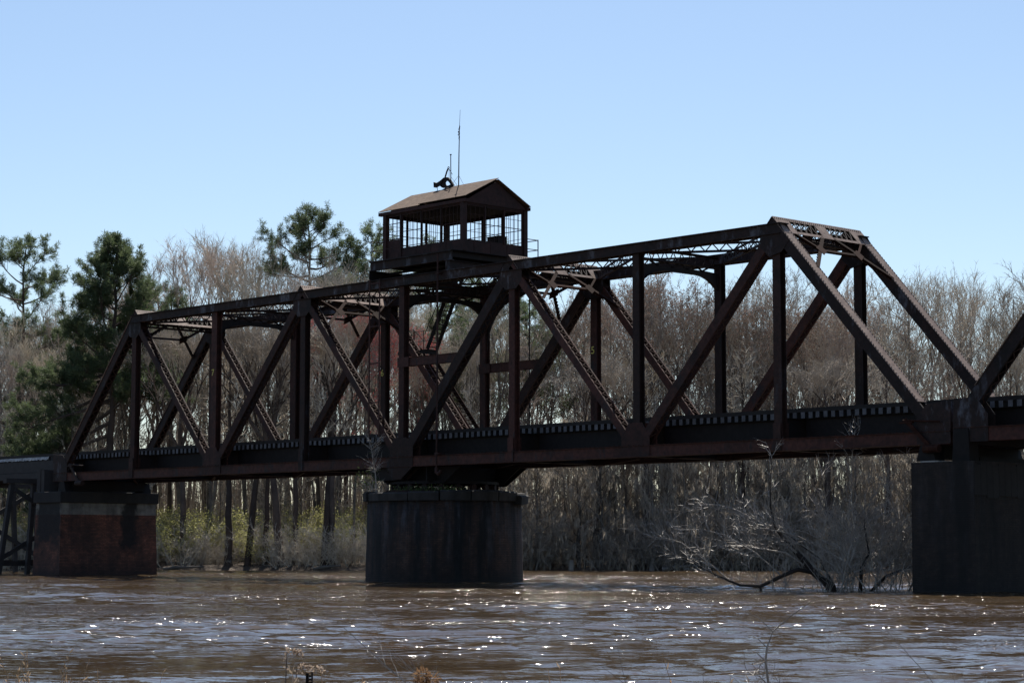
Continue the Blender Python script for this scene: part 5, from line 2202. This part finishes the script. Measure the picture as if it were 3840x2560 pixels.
# stumps and drift logs on the far waterline
for k, (px, L, a, lab) in enumerate([(2480, 2.6, 0.25, 'pale fallen log on the waterline below the mossy trees'), (2560, 1.6, -0.2, 'short drift log on the waterline right of the pale log'), (620, 2.8, 0.15, 'dark drift log on the muddy edge right of the brick pier'), (1180, 2.0, 0.3, 'grey drift log on the bank left of the pivot pier')]):
    d = 154.0
    p = ground(lat(px, d), d, 0.12)
    t = thing('drift_log', lab, 'log', p)
    mb = MB()
    q = p + R2 * L + Vector((0, 0, L * a * 0.4))
    mb.tube([p, p.lerp(q, 0.4) + Vector((0, 0, 0.06)), q], [0.14, 0.12, 0.06], 7)
    mb.tube([p.lerp(q, 0.5), p.lerp(q, 0.7) + Vector((0.1, 0, 0.5))], [0.05, 0.02], 5)
    mb.build('log', M['ledge' if k in (0, 1) else 'trunk'], t)
for k, (px, h, lab) in enumerate([(2440, 0.9, 'pale broken snag standing at the waterline right of the pivot pier'), (2140, 0.8, 'dark square stump at the waterline next to the pivot pier'), (3040, 1.6, 'dark cypress stump in the shade behind the leaning brush')]):
    d = 154.5
    p = ground(lat(px, d), d, -0.3)
    t = thing('stump', lab, 'stump', p)
    mb = MB()
    mb.tube([p, p + Vector((0.02, 0, 0.4)), p + Vector((0.05, 0.03, h + 0.3))], [0.30, 0.2, 0.15], 9)
    mb.build('stump', M['ledge' if k == 0 else 'trunk'], t)

# ------------------------------------------------------------------ leaning brush tree in the river
def water_brush():
    base = Vector((27.6, -1.0, 0))
    t = thing('leaning_brush', 'wide bare multi stemmed brush leaning in the current before the right pier', 'bare tree', base)
    r = random.Random(55)
    tr, tw = MB(), MB()

    def at_(lx, z, dy=0.0):
        return base + R2 * lx + F2 * dy + Vector((0, 0, z))

    def twigs(lp, n_, L0, L1, rr, lev=0):
        for j in range(n_):
            t_ = r.uniform(0.12, 1)
            q, d = along(lp, t_)
            L2 = r.uniform(L0, L1) * (1.1 - 0.5 * t_)
            bp = limb(tw, r, q, side_dir(r, d, r.uniform(0.4, 1.0)), L2, rr, 4, 3, 0.20, 0.14, 0.7)
            for k in range(int(2 + L2 * 3)):
                q2, d2 = along(bp, r.uniform(0.15, 1))
                dd = side_dir(r, d2, r.uniform(0.4, 0.95)) + Vector((0, 0, 0.18))
                q3 = q2 + dd.normalized() * r.uniform(0.25, 0.75)
                cone(tw, q2, q3, 0.010)
                cone(tw, q2.lerp(q3, 0.5), q2.lerp(q3, 0.5) + side_dir(r, dd.normalized(), 0.6) * r.uniform(0.15, 0.4), 0.007)
    # main dark trunk leaning to the left, then low limb along the water
    trunk = [at_(0.1, -0.6), at_(-0.35, 0.25), at_(-0.95, 0.75), at_(-1.35, 1.25), at_(-1.9, 1.85, .2), at_(-2.4, 2.5, .2), at_(-2.6, 3.3), at_(-2.6, 4.2), at_(-2.5, 5.4)]
    tr.tube(trunk, [0.20, 0.17, 0.14, 0.115, 0.085, 0.055, 0.032, 0.02, 0.008], 8)
    low = [at_(-0.9, 0.72), at_(-1.6, 0.85, -.3), at_(-2.2, 0.62, -.5), at_(-3.1, 0.2, -.6), at_(-3.9, 0.25, -.6), at_(-4.8, 0.62, -.5), at_(-5.7, 1.15), at_(-6.5, 1.5)]
    tr.tube(low, [0.09, 0.085, 0.08, 0.07, 0.055, 0.04, 0.025, 0.01], 6)
    tr.tube([at_(-3.1, 0.2, -.6), at_(-3.05, -0.2, -.6)], [0.05, 0.05], 5)
    stems = [trunk[3:], low[3:]]
    spec = [((-0.05, 0), (0.55, 1.3), (1.0, 2.6), (1.5, 4.2), 0.07), ((0.85, 0), (0.95, 0.9), (1.25, 1.5), (1.1, 3.4), 0.09), ((0.9, 0), (1.9, 0.6), (3.2, 1.1), (5.2, 2.5), 0.08),
            ((1.5, 0), (1.65, 0.9), (1.9, 2.4), (2.2, 5.0), 0.06), ((0.6, 0), (0.3, 1.1), (-0.3, 2.6), (-0.6, 4.6), 0.055), ((2.0, 0), (2.2, 0.8), (2.9, 2.2), (3.9, 4.4), 0.05),
            ((0.2, 0), (-0.7, 1.3), (-1.9, 2.2), (-3.8, 2.9), 0.06), ((-0.9, .75), (-2.0, 1.5), (-3.6, 1.75), (-5.6, 1.6), 0.05), ((2.3, 0), (2.6, 1.0), (2.4, 2.6), (1.7, 4.9), 0.05),
            ((0.5, 0), (0.9, 1.6), (0.7, 3.4), (0.9, 6.1), 0.055), ((2.6, 0), (3.4, 1.2), (4.3, 2.1), (5.4, 2.9), 0.05), ((-1.6, 1.5), (-2.8, 2.6), (-3.9, 3.2), (-5.2, 3.4), 0.045),
            ((-2.2, .6), (-3.2, 1.5), (-4.4, 2.2), (-6.2, 2.4), 0.035), ((1.2, 0), (2.0, 1.6), (2.7, 3.2), (3.0, 5.6), 0.05), ((-4.0, 0.2), (-4.9, 1.0), (-6.1, 1.9), (-7.2, 2.1), 0.03),
            ((3.0, -0.3), (3.2, 0.8), (3.8, 1.8), (4.6, 3.6), 0.045)]
    for i in range(16):                      # the low dome of thinner stems
        x0, x1 = r.uniform(-0.6, 2.8), r.uniform(-5.2, 5.2)
        zt_ = r.uniform(1.6, 3.9) * (1 - 0.35 * abs(x1) / 5.2)
        spec.append(((x0, 0), (x0 + (x1 - x0) * 0.2, zt_ * 0.45), (x0 + (x1 - x0) * 0.55, zt_ * 0.85), (x1, zt_), r.uniform(0.022, 0.036)))
    for i, (a, b_, c, e, rr) in enumerate(spec):
        dy = r.uniform(-1, 1)
        pts = [at_(a[0], a[1] - (0.4 if a[1] == 0 else 0)), at_(b_[0], b_[1], dy * 0.3), at_(c[0], c[1], dy * 0.7), at_((c[0] + e[0]) / 2 + r.uniform(-.15, .15), (c[1] + e[1]) / 2 + 0.1, dy), at_(*e, dy * 1.2)]
        if e[1] > 4:
            rr *= 0.6
        (tr if rr > 0.052 else tw).tube(pts, [rr, rr * 0.8, rr * 0.5, rr * 0.3, 0.006], 5)
        stems.append(pts)
    for pts in stems:
        twigs(pts, 22, 0.4, 1.5, 0.012)
    for i in range(70):                      # thin shoots straight out of the water
        lx = r.uniform(-3.0, 4.2)
        lp = limb(tw, r, at_(lx, -0.2, r.uniform(-1, 1)), Vector((r.uniform(-.6, .6), r.uniform(-.6, .6), 1)), r.uniform(0.8, 2.6), 0.016, 4, 3, 0.15, 0.0)
        twigs(lp, 4, 0.2, 0.7, 0.008)
    tr.build('trunk', M['wet_bark'], t, smooth=True)
    tw.build('twigs', M['pale_twig'], t)
    return t


water_brush()

# sapling and vine on the pivot pier top
sp = thing('pier_sapling', 'pale little sapling growing from the left top of the pivot pier', 'sapling', (-1.6, -0.6, 4.46))
r = random.Random(61)
sv = MB()
q0 = Vector((-1.0, -0.9, 4.4))
main_ = limb(sv, r, q0, Vector((-0.05, 0, 1)), 2.6, 0.035, 6, 5, 0.10, 0.1)
for j in range(26):
    q, d = along(main_, r.uniform(0.3, 1))
    bp = limb(sv, r, q, side_dir(r, d, 0.9), r.uniform(0.3, 1.2), 0.012, 3, 3, 0.2, 0.05)
    for k in range(7):
        q2, d2 = along(bp, r.random())
        cone(sv, q2, q2 + side_dir(r, d2, 0.7) * r.uniform(0.15, 0.4), 0.008)
for j in range(40):
    q = Vector((-1.5 + r.gauss(0, .5), -0.7 + r.gauss(0, .3), 4.45))
    limb(sv, r, q, Vector((r.uniform(-1, .6), r.uniform(-.5, .5), 0.9)), r.uniform(0.4, 1.3), 0.010, 4, 3, 0.25, -0.05)
sv.build('branches', M['pale_twig'], sp)
lv = MB()
for j in range(420):
    a = r.random()
    q = Vector((-2.1 + r.gauss(0, .45), -0.55 + r.gauss(0, .25), 4.6 + abs(r.gauss(0, .45))))
    blade(lv, q, rvec(r), r.uniform(0.05, 0.12), 0.06, r)
lv.build('leaves', M['ivy'], sp)
wd = thing('pier_weeds', 'bright green weeds on the pivot pier top under the drum', 'weeds', (1.0, 0.2, 4.46))
lv = MB()
for j in range(320):
    q = Vector((0.2, -0.9, 4.44)).lerp(Vector((3.0, 1.0, 4.44)), r.random()) + Vector((r.gauss(0, .15), r.gauss(0, .15), abs(r.gauss(0, .12))))
    blade(lv, q, (rvec(r) + Vector((0, 0, .6))).normalized(), r.uniform(0.06, 0.16), 0.05, r)
lv.build('leaves', M['ivy'], wd)

# ------------------------------------------------------------------ near bank: post, dry weeds, twigs
def near(px, d, yrow=None):
    """spot on the near bank below that column of the photograph"""
    p = CAM + R2 * ((px - 1920) / 7890.0 * d) + F2 * d
    return Vector((p.x, p.y, 0.13))


def nz(yrow, d):
    return 1.71 - (yrow - 2050.6) / 7890.0 * d


d = 17.0
p = near(1169, d)
t = thing('sign_post', 'dark perforated steel channel post among the dry weeds on the near bank', 'post', p)
zt = nz(2509, d)
mb = MB()
hw = 0.026
# channel: two flanges and a web with a column of round-ish holes
mb.bar(p + R2 * -hw + Vector((0, 0, -0.5)), p + R2 * -hw + Vector((0, 0, zt - p.z)), 0.004, 0.03, R2)
mb.bar(p + R2 * hw + Vector((0, 0, -0.5)), p + R2 * hw + Vector((0, 0, zt - p.z)), 0.004, 0.03, R2)
w0 = p + F2 * 0.014
for a, b_ in ((-hw, -0.004), (0.012, hw)):
    c = (a + b_) / 2
    mb.bar(w0 + R2 * c + Vector((0, 0, -0.5)), w0 + R2 * c + Vector((0, 0, zt - p.z - 0.006)), abs(b_ - a) - 0.003, 0.003, R2)
z = zt - p.z - 0.03
while z > -0.4:
    mb.bar(w0 + R2 * 0.004 + Vector((0, 0, z - 0.0185)), w0 + R2 * 0.004 + Vector((0, 0, z)), 0.017, 0.003, R2)
    z -= 0.0265
mb.build('channel', M['black'], t)
mb = MB()
mb.bar(p + R2 * -hw + Vector((0, 0, zt - p.z)), p + R2 * hw + Vector((0, 0, zt - p.z)), 0.032, 0.004, F2)
mb.build('worn_top', M['galv'], t)


def weed(name, label, cat, px, d, ytop, build, group=None):
    p = near(px, d)
    t = thing(name, label, cat, p, group)
    build(t, p, nz(ytop, d), d)
    return t


def feather(px_dir, droop):
    def b_(t, p, zt, d):
        r = random.Random(int(p.x * 100))
        st, sd_ = MB(), MB()
        path = [p - Vector((0, 0, 0.1))]
        for i in range(1, 7):
            f_ = i / 6
            path.append(p + R2 * px_dir * 0.03 * f_ + Vector((0, 0, (zt - p.z) * f_ * (1 if f_ < 0.9 else 0.985))))
        tip = path[-1]
        for i in range(4):
            path.append(tip + R2 * px_dir * 0.02 * (i + 1) + Vector((0, 0, 0.012 * (1.2 - i * droop))))
        st.tube(path, [0.003] * 7 + [0.002] * 4, 4)
        st.build('stem', M['stem'], t)
        for i in range(75):
            q, dd = along(path[5:], r.uniform(0.1, 1))
            q = q + Vector((r.gauss(0, .006), r.gauss(0, .006), r.gauss(0, .007) - 0.003))
            for k in range(2):
                blade(sd_, q, rvec(r), r.uniform(0.010, 0.02), 0.009, r)
        sd_.build('seed_head', M['seed'], t)
    return b_


weed('dry_goldenrod', 'dry plume with pale seed head arching right, left of the steel post', 'weed', 1063, 11, 2428, feather(1.0, 0.55))
weed('dry_goldenrod', 'lower dry plume leaning over the top of the steel post', 'weed', 1085, 10.4, 2490, feather(1.6, 0.35))


def flower_head(t, p, zt, d):
    r = random.Random(4)
    st, hd = MB(), MB()
    st.tube([p - Vector((0, 0, 0.1)), p + Vector((0.01, 0, (zt - p.z) * 0.5)), Vector((p.x, p.y, zt - 0.03))], [0.005, 0.004, 0.003], 5)
    for k in range(6):
        q = Vector((p.x, p.y, zt - 0.14 - 0.1 * k))
        st.tube([q, q + R2 * r.uniform(-.12, .12) + Vector((0, 0, 0.08))], [0.0025, 0.001], 4)
    st.build('stem', M['stem'], t)
    for cx, cz, s_ in ((-0.02, -0.035, 0.028), (0.025, -0.06, 0.028), (0.0, -0.085, 0.022), (-0.03, -0.075, 0.02)):
        for k in range(160):
            v = rvec(r)
            q = Vector((p.x, p.y, zt)) + R2 * cx + Vector((0, 0, cz)) + v * s_ * r.uniform(0.3, 1.0)
            blade(hd, q, (v + rvec(r) * 0.5).normalized(), r.uniform(0.01, 0.026), 0.006, r)
    hd.build('flower_head', M['brown_head'], t)


weed('dry_flower', 'curled brown dried flower head on a stalk at the bottom edge', 'weed', 1603, 9.5, 2490, flower_head)


def twig_plant(n_, lean, spread, thick=0.006, matk='pale_twig'):
    def b_(t, p, zt, d):
        r = random.Random(int(p.x * 77 + p.y * 13))
        st = MB()
        H = zt - p.z
        for i in range(n_):
            a = r.uniform(-1, 1)
            dv = R2 * (lean + a * spread) + F2 * r.uniform(-.2, .2) + Vector((0, 0, 1))
            L = H * (1.0 if i == 0 else r.uniform(0.5, 0.95)) * math.sqrt(1 + (lean + a * spread) ** 2)
            lp = limb(st, r, p + R2 * r.uniform(-.04, .04) - Vector((0, 0, 0.1)), dv, L + 0.1, thick * (1 if i == 0 else 0.6), 7, 4, 0.07, 0.0)
            for j in range(5):
                q, dd = along(lp, r.uniform(0.45, 0.95))
                bp = limb(st, r, q, side_dir(r, dd, r.uniform(0.4, 0.8)), H * r.uniform(0.1, 0.28), thick * 0.4, 3, 3, 0.15, 0.05)
                for k in range(3):
                    q2, d2 = along(bp, r.random())
                    cone(st, q2, q2 + side_dir(r, d2, 0.6) * H * r.uniform(0.03, 0.1), thick * 0.25)
        st.build('twigs', M[matk], t)
    return b_


def sapling_y(t, p, zt, d):
    """the bare Y-forked sapling at the lower right"""
    r = random.Random(12)
    st = MB()
    k = d / 7890.0

    def at_(px, row, dy=0.0):
        return CAM + R2 * ((px - 1920) * k) + F2 * (d + dy) + Vector((0, 0, -(row - 2050.6) * k))
    main = [Vector((p.x, p.y, 0)), at_(2872, 2560), at_(2862, 2470), at_(2868, 2420), at_(2890, 2362), at_(2950, 2310), at_(3050, 2240)]
    st.tube(main, [0.008, 0.0075, 0.007, 0.006, 0.0045, 0.003, 0.0012], 5)
    for a, b_ in ((main[4], (2790, 2290)), (main[4], (2955, 2330)), (main[3], (2800, 2380)), (main[2], (2790, 2430)), (main[1], (2800, 2515)), (main[2], (2830, 2520))):
        e = at_(*b_, r.uniform(-.1, .1))
        mid = a.lerp(e, 0.5) + Vector((0, 0, 0.02))
        st.tube([a, mid, e], [0.0035, 0.0025, 0.001], 4)
        for j in range(3):
            q = mid.lerp(e, r.random())
            cone(st, q, q + (rvec(r) + Vector((0, 0, .5))) * 0.06, 0.0015)
    for j in range(26):
        q = at_(r.uniform(2770, 2920), r.uniform(2480, 2590))
        bp = limb(st, r, q, rvec(r) + Vector((0, 0, .6)), r.uniform(0.06, 0.16), 0.002, 3, 3, 0.3, 0.05)
    st.build('twigs', M['pale_twig'], t)


weed('forked_sapling', 'thin bare forked sapling rising over the water at lower right', 'sapling', 2872, 12, 2240, sapling_y)
weed('bare_twigs', 'bare twig clump leaning left, left of the forked sapling', 'twigs', 2120, 12, 2290, twig_plant(6, -0.75, 0.25, 0.006))
weed('bare_twigs', 'thin twigs at the right edge hanging over the water', 'twigs', 3930, 13, 2330, twig_plant(5, -0.7, 0.3, 0.005))
weed('bare_twigs', 'fine brown twigs at the bottom edge below the middle of the river', 'twigs', 1850, 11, 2440, twig_plant(7, 0.1, 0.5, 0.004, 'stem'))
weed('bare_twigs', 'low wiry twigs at the bottom edge left of the forked sapling', 'twigs', 2600, 11, 2440, twig_plant(8, 0.05, 0.6, 0.004, 'stem'))
weed('bare_twigs', 'short wiry twigs beneath the forked sapling', 'twigs', 2790, 10, 2500, twig_plant(6, 0.15, 0.8, 0.004, 'pale_twig'))


def grass_clump(n_, spread, matk='straw'):
    def b_(t, p, zt, d):
        r = random.Random(int(p.x * 31 + p.y * 7))
        st = MB()
        H = zt - p.z
        for i in range(n_):
            q = p + R2 * r.gauss(0, spread) + F2 * r.gauss(0, 0.15) - Vector((0, 0, 0.05))
            L = H * (1.0 if i == 0 else r.uniform(0.55, 1.0))
            lp = limb(st, r, q, Vector((r.uniform(-.25, .25), r.uniform(-.25, .25), 1)), L + 0.05, 0.0036, 5, 3, 0.08, -0.01, 0.6)
            for k in range(12):
                q2, d2 = along(lp, r.uniform(0.6, 1))
                blade(st, q2, side_dir(r, d2, 0.6), r.uniform(0.015, 0.045), 0.009, r)
        st.build('stalks', M[matk], t)
    return b_


for k, (px, d, yt, n_, sp_, lab) in enumerate([
        (190, 11, 2425, 40, 0.10, 'loose clump of tall straw coloured grass at the lower left'), (60, 10, 2440, 16, 0.06, 'a few straw grass stalks at the left edge'),
        (480, 10, 2490, 6, 0.10, 'sparse thin grass stalks right of the lower left clump'), (1355, 10, 2455, 8, 0.05, 'thin straw stalk with small seed tufts right of the steel post'),
        (1210, 9, 2500, 7, 0.03, 'short curled straw blades just right of the steel post'), (1750, 10, 2500, 7, 0.09, 'sparse grass stalks right of the brown flower head'),
        (2190, 10, 2470, 6, 0.08, 'straw stalks beside the left leaning twig clump'), (2700, 10.5, 2420, 7, 0.04, 'thin stalks left of the forked sapling'), (3300, 10, 2530, 8, 0.1, 'few short straw stalks at the lower right edge')]):
    weed('dry_grass', lab, 'grass', px, d, yt, grass_clump(n_, sp_))
